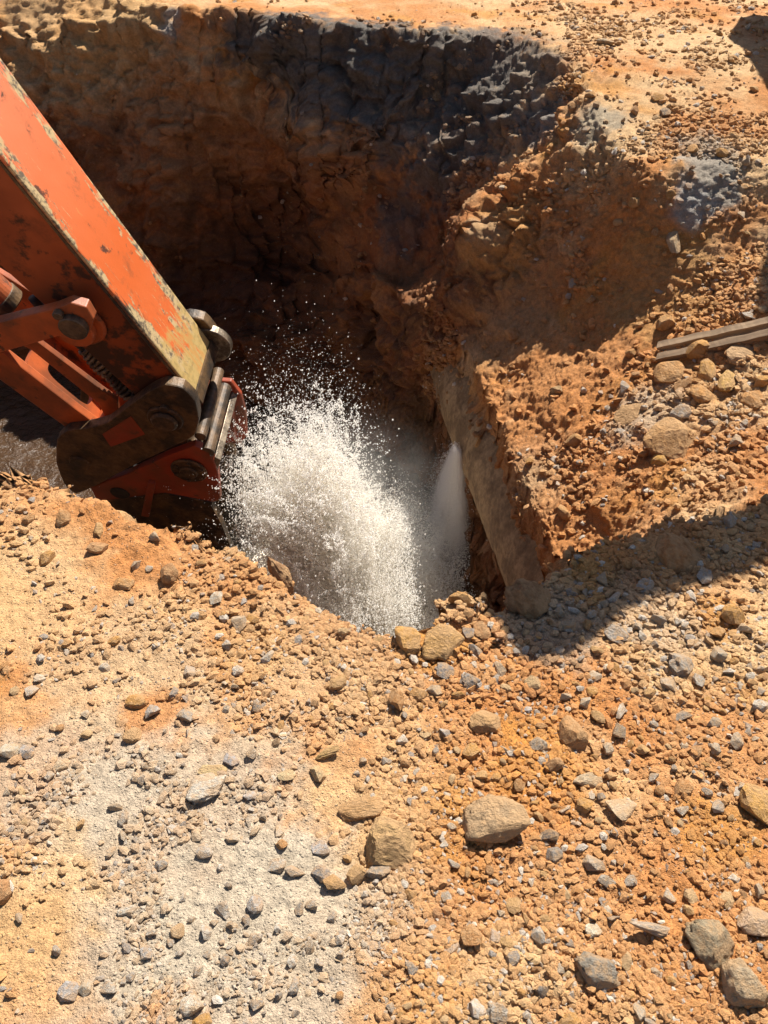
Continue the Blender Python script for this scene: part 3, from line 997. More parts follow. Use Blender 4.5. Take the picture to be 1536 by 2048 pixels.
part('ear_gusset', extrude_profile(gus, XE - 0.002, XE + 0.022, 0.004), M_RED)
XS = 0.235
sidepx = [(215, 1000), (330, 985), (425, 1003), (445, 1040), (505, 1190), (525, 1225), (450, 1290), (330, 1280), (240, 1200), (200, 1090)]
sp_ = [side(*q, XE) for q in sidepx]
part('bucket_side', extrude_profile(sp_, XS - 0.03, XS, 0.006), M_STEEL)
part('bucket_side', extrude_profile(sp_, -XS, -XS + 0.03, 0.006), M_STEEL)
bm = bmesh.new()
arc = [sp_[i] for i in (2, 1, 0, 9, 8, 7, 6, 5)]
mid = (sum(q[0] for q in sp_) / len(sp_), sum(q[1] for q in sp_) / len(sp_))
oa = np.array(arc)
va = [[bm.verts.new((x, y, z)) for y, z in oa] for x in (-XS + 0.03, XS - 0.03)]
vb = [[bm.verts.new((x, y + (mid[0] - y) * 0.07, z + (mid[1] - z) * 0.07)) for y, z in oa] for x in (-XS + 0.03, XS - 0.03)]
for k in range(len(oa) - 1):
    bm.faces.new((va[0][k], va[0][k + 1], va[1][k + 1], va[1][k]))
    bm.faces.new((vb[0][k + 1], vb[0][k], vb[1][k], vb[1][k + 1]))
for k in (0, len(oa) - 1):
    bm.faces.new((va[0][k], va[1][k], vb[1][k], vb[0][k]))
part('bucket_shell', bm, M_STEEL)
edge = [sp_[i] for i in (2, 3, 4)]
ed = [(y, z) for y, z in edge] + [(y - 0.015, z - 0.045) for y, z in edge[::-1]]
part('side_cutter', extrude_profile(ed, XS - 0.005, XS + 0.022, 0.004), M_STEEL)
part('side_cutter', extrude_profile(ed, -XS - 0.022, -XS + 0.005, 0.004), M_STEEL)
ty, tz = sp_[5]
for k in range(5):
    x = -XS + 0.06 + k * (2 * XS - 0.12) / 4
    bm = bmesh.new()
    vv = [bm.verts.new((x + sx * wd, ty + dy, tz + dz)) for sx in (-1, 1) for wd, dy, dz in ((0.045, 0.03, 0.05), (0.045, -0.03, 0.05), (0.02, -0.005, -0.15))]
    for f in ((0, 1, 2), (5, 4, 3), (0, 3, 4, 1), (1, 4, 5, 2), (2, 5, 3, 0)):
        bm.faces.new([vv[i] for i in f])
    part('tooth', bm, M_STEEL)

# ------------------------------------------------------------------ unseen second digger, added beyond the right edge to cast the right bank's shadow
def build_shadow_digger():
    dg = bpy.data.objects.new('excavator', None)
    COL.objects.link(dg)
    dg.location = (4.2, 5.75, 0.28)
    tag(dg, 'unseen second orange excavator added beyond the right edge to cast shadow on the right bank', 'excavator')
    o = Vector(dg.location)
    def pt(nm, bm, mat, smooth=False): return link(nm, bm_mesh(nm, bm, smooth), mat, dg)
    for sx in (-1, 1):
        bm = bmesh.new()
        prof = [(-1.6, 0.38), (-1.45, 0.1), (-1.2, 0.0), (1.2, 0.0), (1.45, 0.1), (1.6, 0.38), (1.45, 0.66), (1.2, 0.76), (-1.2, 0.76), (-1.45, 0.66)]
        bm = extrude_profile(prof, sx * 0.95 - 0.25, sx * 0.95 + 0.25, 0.03)
        pt('track', bm, M_BLACK)
    bm = extrude_profile([(-1.0, 0.85), (1.9, 0.85), (2.0, 1.1), (1.9, 1.9), (0.3, 1.95), (-1.0, 1.4)], -1.25, 1.25, 0.05)
    pt('house', bm, M_PAINT)
    bm = bmesh.new()
    add_cyl(bm, (0, 0, 0.3), (0, 0, 0.86), 0.7, seg=32)
    pt('slew_ring', bm, M_STEEL)
    bm = extrude_profile([(-1.1, 1.0), (0.35, 1.0), (0.35, 2.55), (0.2, 2.7), (-0.8, 2.7), (-1.15, 1.9)], -1.24, -0.3, 0.05)
    cab = pt('cab', bm, M_PAINT)
    bm = extrude_profile([(-0.95, 1.75), (0.2, 1.75), (0.2, 2.5), (-0.72, 2.5)], -1.252, -1.235, 0)
    link('window', bm_mesh('window', bm), M_GLASS, cab)
    def beam(nm, a, b, h0, h1, wid, mat):
        a, b = Vector(a) - o, Vector(b) - o
        d = (b - a).normalized()
        sd = d.cross(Vector((0, 0, 1))).normalized()
        upv = sd.cross(d)
        bm = bmesh.new()
        vv = []
        for q, h in ((a, h0), (b, h1)):
            for sx, sz in ((-1, -1), (1, -1), (1, 1), (-1, 1)):
                vv.append(bm.verts.new(q + sd * sx * wid / 2 + upv * sz * h / 2))
        for f in ((0, 1, 2, 3), (7, 6, 5, 4), (0, 4, 5, 1), (1, 5, 6, 2), (2, 6, 7, 3), (3, 7, 4, 0)):
            bm.faces.new([vv[i] for i in f])
        bmesh.ops.bevel(bm, geom=bm.edges[:], offset=0.015, segments=2, affect='EDGES')
        return pt(nm, bm, mat)
    S = SUN
    hz = 2.35
    def over(x, y): return (x + S.x / S.z * hz, y + S.y / S.z * hz, hz)
    e1, e2 = Vector(over(1.30, 2.08)), Vector(over(0.52, 1.66))
    dirv = (e1 - e2)
    elbow = e1 + dirv.normalized() * 2.6 + Vector((0, 0, 0.7))
    beam('boom', (4.6, 5.0, 1.9), elbow, 0.5, 0.36, 0.3, M_PAINT)
    beam('stick', elbow, e2, 0.38, 0.24, 0.28, M_PAINT)
    # small curled bucket at its end
    bm = bmesh.new()
    c0 = e2 - o - dirv.normalized() * 0.12
    sd = dirv.normalized().cross(Vector((0, 0, 1))).normalized()
    add_cyl(bm, c0 - sd * 0.18, c0 + sd * 0.18, 0.165, seg=24, bevel=0.02)
    pt('bucket', bm, M_STEEL)
    return dg
build_shadow_digger()

# ------------------------------------------------------------------ buried pipe, its flank laid bare
PA, PB = np.array([0.841, 2.2]), np.array([0.371, 5.1])
PR, PZ, POFF = 0.40, -1.50, 0.345
pd = (PB - PA) / np.linalg.norm(PB - PA)
pn = np.array([pd[1], -pd[0]])                          # to the right
nu, nv = 200, 96
uu, tt = np.meshgrid(np.linspace(0, np.linalg.norm(PB - PA), nu), np.linspace(0, 2 * np.pi, nv, endpoint=False), indexing='ij')
cen = PA + pn * POFF
PP = np.stack([cen[0] + pd[0] * uu + pn[0] * PR * np.cos(tt), cen[1] + pd[1] * uu + pn[1] * PR * np.cos(tt), PZ + PR * np.sin(tt)], -1).reshape(-1, 3).astype(np.float32)
nr = np.stack([pn[0] * np.cos(tt), pn[1] * np.cos(tt), np.sin(tt)], -1).reshape(-1, 3)
flake = fbm(PP, 6, 3, off=4) * 0.004 + fbm(PP, 40, 3, off=14) * 0.004
PP = PP + nr * flake[:, None]
i_, j_ = np.meshgrid(np.arange(nu - 1), np.arange(nv), indexing='ij')
q0 = i_ * nv + j_; q1 = i_ * nv + (j_ + 1) % nv
fq = np.stack([q0, q0 + nv, q1 + nv, q1], -1).reshape(-1, 4)
pipe = tag(link('water_pipe', mesh_np('water_pipe', PP, fq), M_PIPE), 'large buried pipe with its scaly tan flank laid bare under the clay', 'pipe')

# ------------------------------------------------------------------ old grooved timber on the right bank
def ground_z(px, py):
    return p[surf(px, py)]
ta = ground_z(1312, 712) + np.array([0, 0, 0.012])
tb = ground_z(1500, 672) + np.array([0, 0, 0.03])
ax = Vector(tb - ta); L = ax.length + 0.6; ax.normalize()
timber = bpy.data.objects.new('timber', None)
COL.objects.link(timber)
sidev = Vector((0, 0, 1)).cross(ax).normalized()
upv = ax.cross(sidev)
upv2 = (upv * 0.90 - sidev * 0.43).normalized(); side2 = upv2.cross(ax).normalized()
timber.matrix_world = Matrix(((ax.x, side2.x, upv2.x, ta[0]), (ax.y, side2.y, upv2.y, ta[1]), (ax.z, side2.z, upv2.z, ta[2]), (0, 0, 0, 1)))
tag(timber, 'weathered brown grooved timber lying across the clay bank', 'timber')
def rail(y0, y1, z0, z1, nm):
    bm = bmesh.new()
    ns = 60
    rows = []
    for k in range(ns + 1):
        x = L * k / ns
        j = 0.0012 * math.sin(k * 0.7) + random.uniform(-0.0006, 0.0006)
        e = 0.012 * random.random() if k == 0 else 0
        rows.append([bm.verts.new((x + e, y0 + j, z0)), bm.verts.new((x, y1 + j, z0)), bm.verts.new((x + e, y1 + j, z1 + j)), bm.verts.new((x, y0 + j, z1 + random.uniform(-0.001, 0.001)))])
    for a, b in zip(rows, rows[1:]):
        for k in range(4):
            bm.faces.new((a[k], b[k], b[(k + 1) % 4], a[(k + 1) % 4]))
    bm.faces.new(rows[0]); bm.faces.new(rows[-1][::-1])
    bmesh.ops.recalc_face_normals(bm, faces=bm.faces[:])
    o = link(nm, bm_mesh(nm, bm), M_WOOD, timber)
    return o
rail(0.018, 0.056, -0.03, 0.022, 'rib')
rail(-0.056, -0.018, -0.03, 0.022, 'rib')
rail(-0.0178, 0.0178, -0.032, -0.006, 'groove_floor')


# ------------------------------------------------------------------ stones and clods
def hull_stone(seed, flat=0.62, npts=15, detail=1):
    """angular broken stone about one unit in radius"""
    r = np.random.default_rng(seed)
    v = r.normal(size=(npts, 3))
    v /= np.linalg.norm(v, axis=1, keepdims=True)
    v *= (0.85 + 0.25 * r.random((npts, 1)))
    v *= np.array([1.0, 0.74 + 0.2 * r.random(), flat])
    bm = bmesh.new()
    for q in v: bm.verts.new(q)
    res = bmesh.ops.convex_hull(bm, input=bm.verts[:])
    bmesh.ops.delete(bm, geom=list({e for e in res['geom_interior'] + res['geom_unused'] if isinstance(e, bmesh.types.BMVert)}), context='VERTS')
    if detail:
        bmesh.ops.bevel(bm, geom=bm.edges[:], offset=0.035, segments=1, affect='EDGES', clamp_overlap=True)
    return bm

def lump(seed, sub=3, flat=0.7, amp=0.3, chip=0.0, freq=1.4):
    """clay clod or weathered block"""
    bm = bmesh.new()
    bmesh.ops.create_icosphere(bm, subdivisions=sub, radius=1.0)
    v = np.array([q.co[:] for q in bm.verts], np.float32)
    off = seed * 7.13
    r = 1 + amp * fbm(v, freq, 2, off=off) + amp * 0.45 * fbm(v, freq * 2.6, 3, off=off + 3) + amp * 0.28 * fbm(v, freq * 6.5, 2, off=off + 9)
    rr = np.random.default_rng(seed)
    out = v * r[:, None]
    for k in range(int(4 + chip * 9)):                 # knock flats off it
        d = rr.normal(size=3); d /= np.linalg.norm(d)
        lim = 0.55 + 0.33 * rr.random()
        h = out @ d
        cut = h > lim
        out[cut] -= np.outer((h[cut] - lim) * 0.94, d)
    out *= np.array([1, 0.78 + 0.2 * rr.random(), flat])
    if sub > 2:
        nn_ = v
        out = out + nn_ * (0.05 * fbm(v, 4.5, 4, 0.68, off=off + 21, ridged=True) + 0.035 * fbm(v, 13, 3, 0.65, off=off + 25))[:, None]
    for q, c in zip(bm.verts, out): q.co = c
    return bm

STONE_ME, CLOD_ME, GRIT_ME = [], [], []
for k in range(12):
    m_ = bm_mesh('stone', hull_stone(100 + k, 0.5 + 0.03 * k), False); m_.materials.append(MAT_STONE); STONE_ME.append(m_)
for k in range(9):
    m_ = bm_mesh('clod', lump(200 + k, 2, 0.62 + 0.03 * k, 0.44, 1.0), False); m_.materials.append(MAT_STONE); CLOD_ME.append(m_)

def rot_upright(n, spin, tilt=0.25):
    z = Vector(n)
    z = (z + Vector((random.gauss(0, tilt), random.gauss(0, tilt), random.gauss(0, tilt * 0.5) + 0.25))).normalized()
    x = Vector((math.cos(spin), math.sin(spin), 0))
    y = z.cross(x).normalized(); x = y.cross(z)
    return Matrix((x, y, z)).transposed()

def place(name, me, k, size, tint, sink=0.3, spin=None, squash=(1, 1, 1), tilt=0.2):
    o = bpy.data.objects.new(name, me)
    COL.objects.link(o)
    sp_n = random.uniform(0, 6.283) if spin is None else spin
    R3 = rot_upright(flatN[k], sp_n, tilt)
    S3 = Matrix.Diagonal((size * squash[0], size * squash[1], size * squash[2]))
    pos = Vector(p[k]) + Vector(flatN[k]) * size * 0.55 * squash[2] * (1 - 2 * sink)
    o.matrix_world = Matrix.Translation(pos) @ (R3 @ S3).to_4x4()
    o.color = (*tint, 1)
    return o

GREYS = [(0.46, 0.42, 0.36), (0.55, 0.50, 0.42), (0.38, 0.35, 0.305), (0.62, 0.57, 0.485), (0.29, 0.268, 0.24), (0.52, 0.44, 0.335)]
CLAYS = [(0.50, 0.26, 0.09), (0.54, 0.32, 0.13), (0.44, 0.21, 0.075), (0.58, 0.40, 0.21), (0.40, 0.20, 0.085), (0.53, 0.27, 0.075)]
# the rocks one can point at: pixel, width, height over width on the ground, tint, style, label
NOTABLE = [
    (990, 1650, 140, 0.85, (0.46, 0.315, 0.18), 'slab', 'rock', 'largest flat slab of dusty grey brown rock, undercut along its shaded near side', 0.12),
    (785, 1700, 150, 0.78, (0.46, 0.29, 0.13), 'block', 'clod', 'wide brown clay block half sunk in the ground between grey rubble and orange soil', 0.42),
    (722, 1622, 100, 0.55, (0.46, 0.26, 0.11), 'wedge', 'clod', 'brown wedge shaped clod leaning just above the wide sunken clay block', 0.25),
    (412, 1580, 108, 0.55, (0.60, 0.55, 0.46), 'slab', 'rock', 'whitish crusted flat slab casting a dark shadow in the grey rubble', 0.15),
    (1145, 1475, 78, 0.95, (0.42, 0.215, 0.085), 'block', 'clod', 'smooth brown clod standing above the bright orange crumbled patch', 0.25),
    (970, 1440, 80, 0.7, (0.46, 0.27, 0.12), 'block', 'clod', 'square brown clod sunk in the orange ground nearer the pit', 0.4),
    (1418, 1880, 96, 0.95, (0.30, 0.25, 0.165), 'rough', 'rock', 'coarse dark grey block with yellow clay stuck on its top', 0.25),
    (1508, 1845, 84, 0.75, (0.52, 0.37, 0.25), 'block', 'rock', 'pinkish tan boulder with a sloping shaded foot at the right edge of the picture', 0.25),
    (1303, 1862, 100, 0.3, (0.47, 0.39, 0.31), 'slab', 'rock', 'long thin grey tan splinter of rock beside the coarse dark block', 0.2),
    (1183, 1862, 42, 1.0, (0.66, 0.60, 0.46), 'stone', 'stone', 'cream white quartz pebble on orange soil left of the long splinter', 0.25),
    (1190, 1945, 84, 0.95, (0.24, 0.225, 0.19), 'rough', 'rock', 'dark grey pitted lump of rock sunk in orange crumbs', 0.35),
    (1185, 1733, 56, 0.8, (0.43, 0.36, 0.28), 'stone', 'stone', 'upper and larger of two touching grey brown cobbles', 0.25),
    (1216, 1760, 42, 0.75, (0.41, 0.365, 0.3), 'stone', 'stone', 'lower and smaller of two touching grey brown cobbles', 0.25),
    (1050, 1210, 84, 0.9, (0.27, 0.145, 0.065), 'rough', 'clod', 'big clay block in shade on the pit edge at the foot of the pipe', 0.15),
    (815, 1278, 58, 1.0, (0.54, 0.29, 0.085), 'block', 'clod', 'ochre block sitting on the near pit edge', 0.2),
    (885, 1288, 90, 0.7, (0.54, 0.31, 0.115), 'slab', 'clod', 'cracked ochre slab beside the ochre block on the pit edge', 0.3),
    (964, 1262, 40, 1.3, (0.46, 0.235, 0.10), 'block', 'clod', 'upright reddish brown block on the pit edge', 0.2),
    (934, 1270, 34, 1.0, (0.24, 0.23, 0.22), 'stone', 'stone', 'dark grey stone wedged between the ochre slab and the reddish block', 0.2),
    (668, 1767, 50, 0.8, (0.50, 0.29, 0.12), 'round', 'clod', 'rounded orange brown clod in front of the wide sunken clay block', 0.25),
    (712, 1750, 44, 0.95, (0.48, 0.29, 0.13), 'round', 'clod', 'egg shaped brown clod touching the rounded orange one', 0.25),
    (120, 1530, 30, 0.9, (0.60, 0.47, 0.32), 'round', 'stone', 'smooth round cream pebble on pale trodden ground', 0.3),
    (98, 1548, 26, 1.4, (0.50, 0.44, 0.36), 'stone', 'stone', 'oval grey pebble leaning beside the smooth cream one', 0.3),
    (1345, 880, 115, 0.65, (0.47, 0.26, 0.105), 'block', 'clod', 'big orange brown clod on the clay slope right of the pipe', 0.25),
    (1262, 832, 70, 0.5, (0.44, 0.26, 0.12), 'slab', 'clod', 'flat brown block among grey gravel above the big clod on the slope', 0.2),
    (1322, 918, 48, 0.65, (0.58, 0.32, 0.08), 'round', 'clod', 'yellow ochre lump under the big clod on the slope', 0.25),
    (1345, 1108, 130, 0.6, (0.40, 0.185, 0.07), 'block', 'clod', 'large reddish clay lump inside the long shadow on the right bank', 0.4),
    (1518, 1618, 78, 1.1, (0.55, 0.30, 0.085), 'block', 'clod', 'tall yellow ochre block with a shaded foot at the right edge of the picture', 0.2),
    (1245, 1617, 66, 0.7, (0.60, 0.45, 0.30), 'slab', 'rock', 'pale flat chip bedded in orange ground right of the crumbled patch', 0.4),
    (1102, 1669, 44, 0.65, (0.12, 0.105, 0.095), 'stone', 'stone', 'blackish stone with an orange cap just right of the largest slab', 0.2),
    (359, 1865, 30, 1.15, (0.52, 0.36, 0.21), 'round', 'stone', 'rounded tan pebble among pale grey rubble', 0.25),
    (138, 1982, 44, 1.1, (0.40, 0.39, 0.38), 'stone', 'stone', 'blocky blue grey stone at the lower edge of the rubble', 0.25),
    (172, 1975, 30, 1.5, (0.52, 0.48, 0.39), 'stone', 'stone', 'upright cream grey stone touching the blocky blue grey one', 0.25),
    (385, 2012, 54, 0.85, (0.60, 0.54, 0.44), 'round', 'stone', 'rounded pale cream cobble near the bottom of the rubble', 0.25),
    (402, 2040, 44, 0.8, (0.52, 0.27, 0.06), 'block', 'clod', 'rusty orange clod under the rounded pale cobble', 0.3),
    (513, 1808, 34, 1.25, (0.45, 0.43, 0.40), 'round', 'stone', 'egg shaped mid grey stone with a dark shadow', 0.25),
    (255, 1820, 50, 0.45, (0.62, 0.58, 0.49), 'stone', 'stone', 'long whitish stone lying aslant in the rubble', 0.2),
    (296, 1902, 36, 1.0, (0.46, 0.44, 0.41), 'stone', 'stone', 'pale stone with a dark blue grey shaded end', 0.2),
    (18, 1505, 54, 0.7, (0.58, 0.53, 0.42), 'stone', 'stone', 'cream stone of the cluster at the left edge of the picture', 0.2),
    (50, 1500, 34, 0.9, (0.40, 0.385, 0.37), 'stone', 'stone', 'grey stone leaning on the cream one at the left edge of the picture', 0.2),
    (1480, 1965, 96, 1.0, (0.43, 0.335, 0.22), 'rough', 'rock', 'coarse grey and tan block at the lower right corner of the picture', 0.3),
    (949, 2018, 48, 0.9, (0.62, 0.57, 0.50), 'stone', 'stone', 'bright white angular stone at the bottom of the picture', 0.2),
    (991, 2026, 50, 0.9, (0.37, 0.34, 0.29), 'rough', 'stone', 'round mottled grey stone beside the bright white angular one', 0.25),
    (643, 1692, 42, 0.85, (0.53, 0.51, 0.49), 'stone', 'stone', 'pale grey cube shaped stone left of the wide sunken clay block', 0.25),
    (556, 1728, 44, 0.8, (0.57, 0.52, 0.44), 'stone', 'stone', 'whitish rounded stone beside a flat tan one', 0.25),
    (590, 1740, 52, 0.5, (0.50, 0.40, 0.30), 'stone', 'stone', 'flat tan stone with a shaded grey face', 0.25),
    (640, 1748, 46, 0.8, (0.30, 0.285, 0.27), 'stone', 'stone', 'dark grey stone left of the rounded orange clods', 0.3),
    (756, 1740, 48, 0.9, (0.34, 0.30, 0.25), 'rough', 'stone', 'mottled dark stone right of the egg shaped clod', 0.3),
    (900, 1893, 40, 1.0, (0.58, 0.43, 0.31), 'stone', 'stone', 'pinkish three cornered stone', 0.2),
    (985, 1872, 30, 1.5, (0.50, 0.39, 0.30), 'round', 'stone', 'long oval pinkish pebble', 0.25),
    (827, 1820, 26, 1.7, (0.55, 0.44, 0.33), 'stone', 'stone', 'tall pale tan stone standing by a dark heap of crumbs', 0.25),
    (466, 1518, 34, 1.0, (0.42, 0.41, 0.41), 'stone', 'stone', 'faceted blue grey stone right of the yellow chips', 0.2),
    (428, 1545, 60, 0.5, (0.63, 0.47, 0.24), 'slab', 'stone', 'flat pale yellow chip above the whitish crusted slab', 0.3),
    (575, 1550, 38, 0.7, (0.64, 0.51, 0.29), 'slab', 'stone', 'bright yellow flat chip', 0.2),
    (640, 1550, 40, 1.0, (0.60, 0.44, 0.24), 'stone', 'stone', 'pale yellow pointed stone beside brown wood like chip', 0.2),
    (655, 1508, 62, 0.3, (0.44, 0.28, 0.10), 'slab', 'rock', 'yellow brown splintery chip like a piece of rotten wood', 0.2),
    (500, 1590, 34, 0.7, (0.56, 0.53, 0.50), 'stone', 'stone', 'white topped stone with a grey shaded side right of the crusted slab', 0.2),
    (265, 1475, 44, 0.9, (0.50, 0.30, 0.14), 'round', 'clod', 'round brown clod stuck in sandy crust', 0.35),
    (280, 1405, 48, 0.8, (0.50, 0.25, 0.07), 'block', 'clod', 'rusty clod with a dark shadow on pale ground', 0.25),
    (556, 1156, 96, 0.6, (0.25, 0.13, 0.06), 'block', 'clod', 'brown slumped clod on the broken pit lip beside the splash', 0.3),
    (300, 1422, 34, 1.1, (0.40, 0.38, 0.36), 'stone', 'stone', 'grey stone at the side of the rusty clod', 0.2),
    (382, 1338, 28, 1.2, (0.52, 0.43, 0.34), 'stone', 'stone', 'pale two toned stone standing on the trodden ground', 0.2),
    (479, 1343, 28, 1.2, (0.63, 0.58, 0.50), 'stone', 'stone', 'cream white stone on orange ground', 0.2),
    (205, 1335, 22, 1.0, (0.60, 0.55, 0.46), 'stone', 'stone', 'pointed cream stone lying alone on the grey ground', 0.2),
    (60, 1382, 30, 0.9, (0.52, 0.47, 0.40), 'stone', 'stone', 'pale stone lying alone near the left edge of the picture', 0.25),
    (437, 1198, 32, 0.9, (0.62, 0.57, 0.47), 'stone', 'stone', 'cream pebble on the crumbling left edge of the pit', 0.2),
    (250, 1165, 44, 0.7, (0.52, 0.26, 0.09), 'round', 'clod', 'smooth orange clod on the crumbling left edge', 0.3),
    (1210, 85, 44, 0.6, (0.33, 0.27, 0.19), 'slab', 'rock', 'flat grey brown rock on the far ground', 0.2),
    (1331, 225, 24, 0.8, (0.20, 0.17, 0.14), 'stone', 'stone', 'dark stone on the far ground above the grey gravel', 0.2),
    (1346, 484, 30, 0.9, (0.50, 0.38, 0.24), 'round', 'stone', 'tan round cobble stuck in the bank above the timber', 0.3),
    (1335, 748, 60, 0.75, (0.52, 0.27, 0.10), 'block', 'clod', 'orange red clod just under the end of the timber', 0.25),
    (1415, 745, 38, 0.9, (0.54, 0.29, 0.085), 'round', 'clod', 'round orange clod in the shade gap under the timber', 0.2),
    (1480, 712, 62, 0.6, (0.48, 0.31, 0.17), 'block', 'clod', 'leaning tan block under the timber near the right edge of the picture', 0.2),
    (1400, 790, 46, 0.8, (0.52, 0.26, 0.085), 'round', 'clod', 'bright orange round clod below the timber', 0.25),
    (1455, 765, 48, 0.8, (0.56, 0.34, 0.11), 'block', 'clod', 'yellow orange block in the row of clods below the timber', 0.25),
    (1500, 800, 44, 0.8, (0.50, 0.25, 0.09), 'round', 'clod', 'orange clod at the right end of the row below the timber', 0.25),
    (1367, 772, 40, 0.7, (0.46, 0.24, 0.10), 'block', 'clod', 'dull brown clod between two orange ones below the timber', 0.25),
    (1362, 822, 46, 0.8, (0.42, 0.37, 0.31), 'stone', 'stone', 'pale grey stone on the gravel patch below the clods', 0.25),
    (1405, 1155, 42, 0.9, (0.42, 0.40, 0.37), 'stone', 'stone', 'grey stone at the edge of the long shadow', 0.2),
    (1345, 1165, 40, 0.7, (0.48, 0.26, 0.12), 'block', 'clod', 'red brown block beside the grey stone at the edge of the long shadow', 0.2),
    (1288, 1172, 40, 0.7, (0.55, 0.54, 0.52), 'slab', 'stone', 'flat blue white stone at the lower edge of the long shadow', 0.2),
    (1090, 1668, 30, 0.6, (0.55, 0.42, 0.28), 'stone', 'stone', 'small tan chip between the largest slab and the blackish stone', 0.25),
    (1225, 1270, 54, 0.8, (0.38, 0.35, 0.31), 'rough', 'rock', 'grey rough lump below the long shadow', 0.35),
    (1360, 1330, 56, 0.9, (0.36, 0.32, 0.27), 'rough', 'rock', 'dark grey rough rock sunk in the ground at right', 0.35),
    (1365, 1430, 48, 0.45, (0.30, 0.28, 0.25), 'stone', 'stone', 'dark long stone bedded in orange ground at right', 0.3),
    (1240, 1425, 24, 2.0, (0.60, 0.54, 0.45), 'stone', 'stone', 'upright white splinter in orange ground', 0.2),
    (1075, 1492, 40, 0.9, (0.33, 0.30, 0.25), 'rough', 'stone', 'grey rough stone left of the smooth brown clod', 0.3),
    (1175, 1560, 56, 0.6, (0.50, 0.40, 0.27), 'rough', 'rock', 'yellow grey rock with a dark underside right of the crumbled patch', 0.25),
    (890, 1468, 32, 0.9, (0.48, 0.46, 0.43), 'stone', 'stone', 'pale grey stone left of the sunken square clod', 0.25),
    (1050, 1416, 20, 0.9, (0.55, 0.56, 0.57), 'stone', 'stone', 'small bluish white chip between brown clods', 0.2),
    (940, 1365, 40, 1.0, (0.25, 0.235, 0.22), 'rough', 'rock', 'charcoal grey lump in the heap on the pit edge', 0.2),
    (890, 1345, 40, 0.9, (0.22, 0.21, 0.20), 'rough', 'rock', 'blackish lump left of the charcoal one on the pit edge', 0.2),
    (868, 1382, 34, 1.0, (0.52, 0.41, 0.29), 'stone', 'stone', 'tan stone propped against the blackish lumps', 0.2),
]
occupied = []
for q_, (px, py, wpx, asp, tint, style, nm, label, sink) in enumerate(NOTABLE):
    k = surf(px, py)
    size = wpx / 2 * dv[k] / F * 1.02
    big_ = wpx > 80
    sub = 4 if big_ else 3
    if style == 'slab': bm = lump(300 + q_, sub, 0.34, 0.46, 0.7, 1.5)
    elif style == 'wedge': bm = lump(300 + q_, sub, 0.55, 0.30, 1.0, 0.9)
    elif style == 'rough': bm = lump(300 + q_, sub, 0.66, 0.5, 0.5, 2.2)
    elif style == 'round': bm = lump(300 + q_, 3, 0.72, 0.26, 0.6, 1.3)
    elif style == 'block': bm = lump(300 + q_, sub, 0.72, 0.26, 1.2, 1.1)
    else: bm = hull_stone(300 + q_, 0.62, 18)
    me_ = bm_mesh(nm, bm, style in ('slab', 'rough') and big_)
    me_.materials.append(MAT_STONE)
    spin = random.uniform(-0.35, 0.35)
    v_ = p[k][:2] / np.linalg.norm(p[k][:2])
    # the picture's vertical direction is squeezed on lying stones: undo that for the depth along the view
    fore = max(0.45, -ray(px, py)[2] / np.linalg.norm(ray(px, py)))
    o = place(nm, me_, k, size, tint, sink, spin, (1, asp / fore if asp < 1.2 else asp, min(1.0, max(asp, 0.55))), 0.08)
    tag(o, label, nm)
    occupied.append((px, py, wpx * 0.55))

# pick visible ground vertices for the smaller loose stones
f_ok = seen & (pxv > -30) & (pxv < 1566) & (pyv > -20) & (pyv < 2075)
ga = (np.roll(P, -1, 0) - np.roll(P, 1, 0)) * 0.5
gb = np.gradient(P, axis=1)
area = np.linalg.norm(np.cross(ga, gb), axis=-1).reshape(-1)
toc = np.array([0, 0, CAM_H], np.float32) - p
cdist = np.linalg.norm(toc, axis=1)
facing = np.clip((flatN * toc).sum(1) / cdist, 0.02, 1)
cell = np.minimum(area, 4e-3) * facing / cdist ** 2      # how large a patch of ground shows from the standpoint
f_out = (~((pxv > -30) & (pxv < 1566) & (pyv > -20) & (pyv < 2075))) & (dv > 0.15) & (cdist < 7.5) & close & (rim > -0.02)
def zone_density(kind, mask=None):
    mask = f_ok if mask is None else mask
    d = np.zeros(len(p), np.float32)
    near_g = (pyv > 900) & (rim > -0.02)
    greyz = sstep(0.0, 0.12, C[:, 2] - 0.17) * (C[:, 0] - C[:, 2] < 0.26)
    if kind == 'stone':
        d += near_g * (0.10 + 0.9 * greyz * sstep(1150, 1700, pyv) + 0.35 * sstep(600, 1000, pxv) * sstep(1200, 1300, pyv))
        d += ((pxv > 1160) & (pyv > 760) & (pyv < 900) & (pxv < 1500)) * 1.0
        d += ((pxv > 1040) & (pxv < 1300) & (pyv > 1160) & (pyv < 1260)) * 1.2
        d += ((pyv < 640) & (pxv > 1130)) * 0.12
    else:
        d += near_g * (0.05 + 0.9 * sstep(620, 1000, pxv) * sstep(1180, 1350, pyv))
        d += ((pxv > 1260) & (pyv > 690) & (pyv < 830)) * 2.0
        d += ((pxv > 960) & (pyv > 640) & (pyv < 1100)) * 0.12
        d += ((pyv < 640) & (pxv > 1130)) * 0.3 + rimband * near_g * 0.4
        d += ((pxv > 980) & (pxv < 1180) & (pyv > 1500) & (pyv < 1640)) * 2.0
    d *= mask * np.clip(0.3 + 1.4 * (nz1 + 0.5 * nz2 + 0.25), 0.05, 2)
    return d
def choose(kind, n, power=1.0):
    d = zone_density(kind) * cell
    d = d / d.sum()
    return rng.choice(len(p), n * 3, replace=False, p=d)
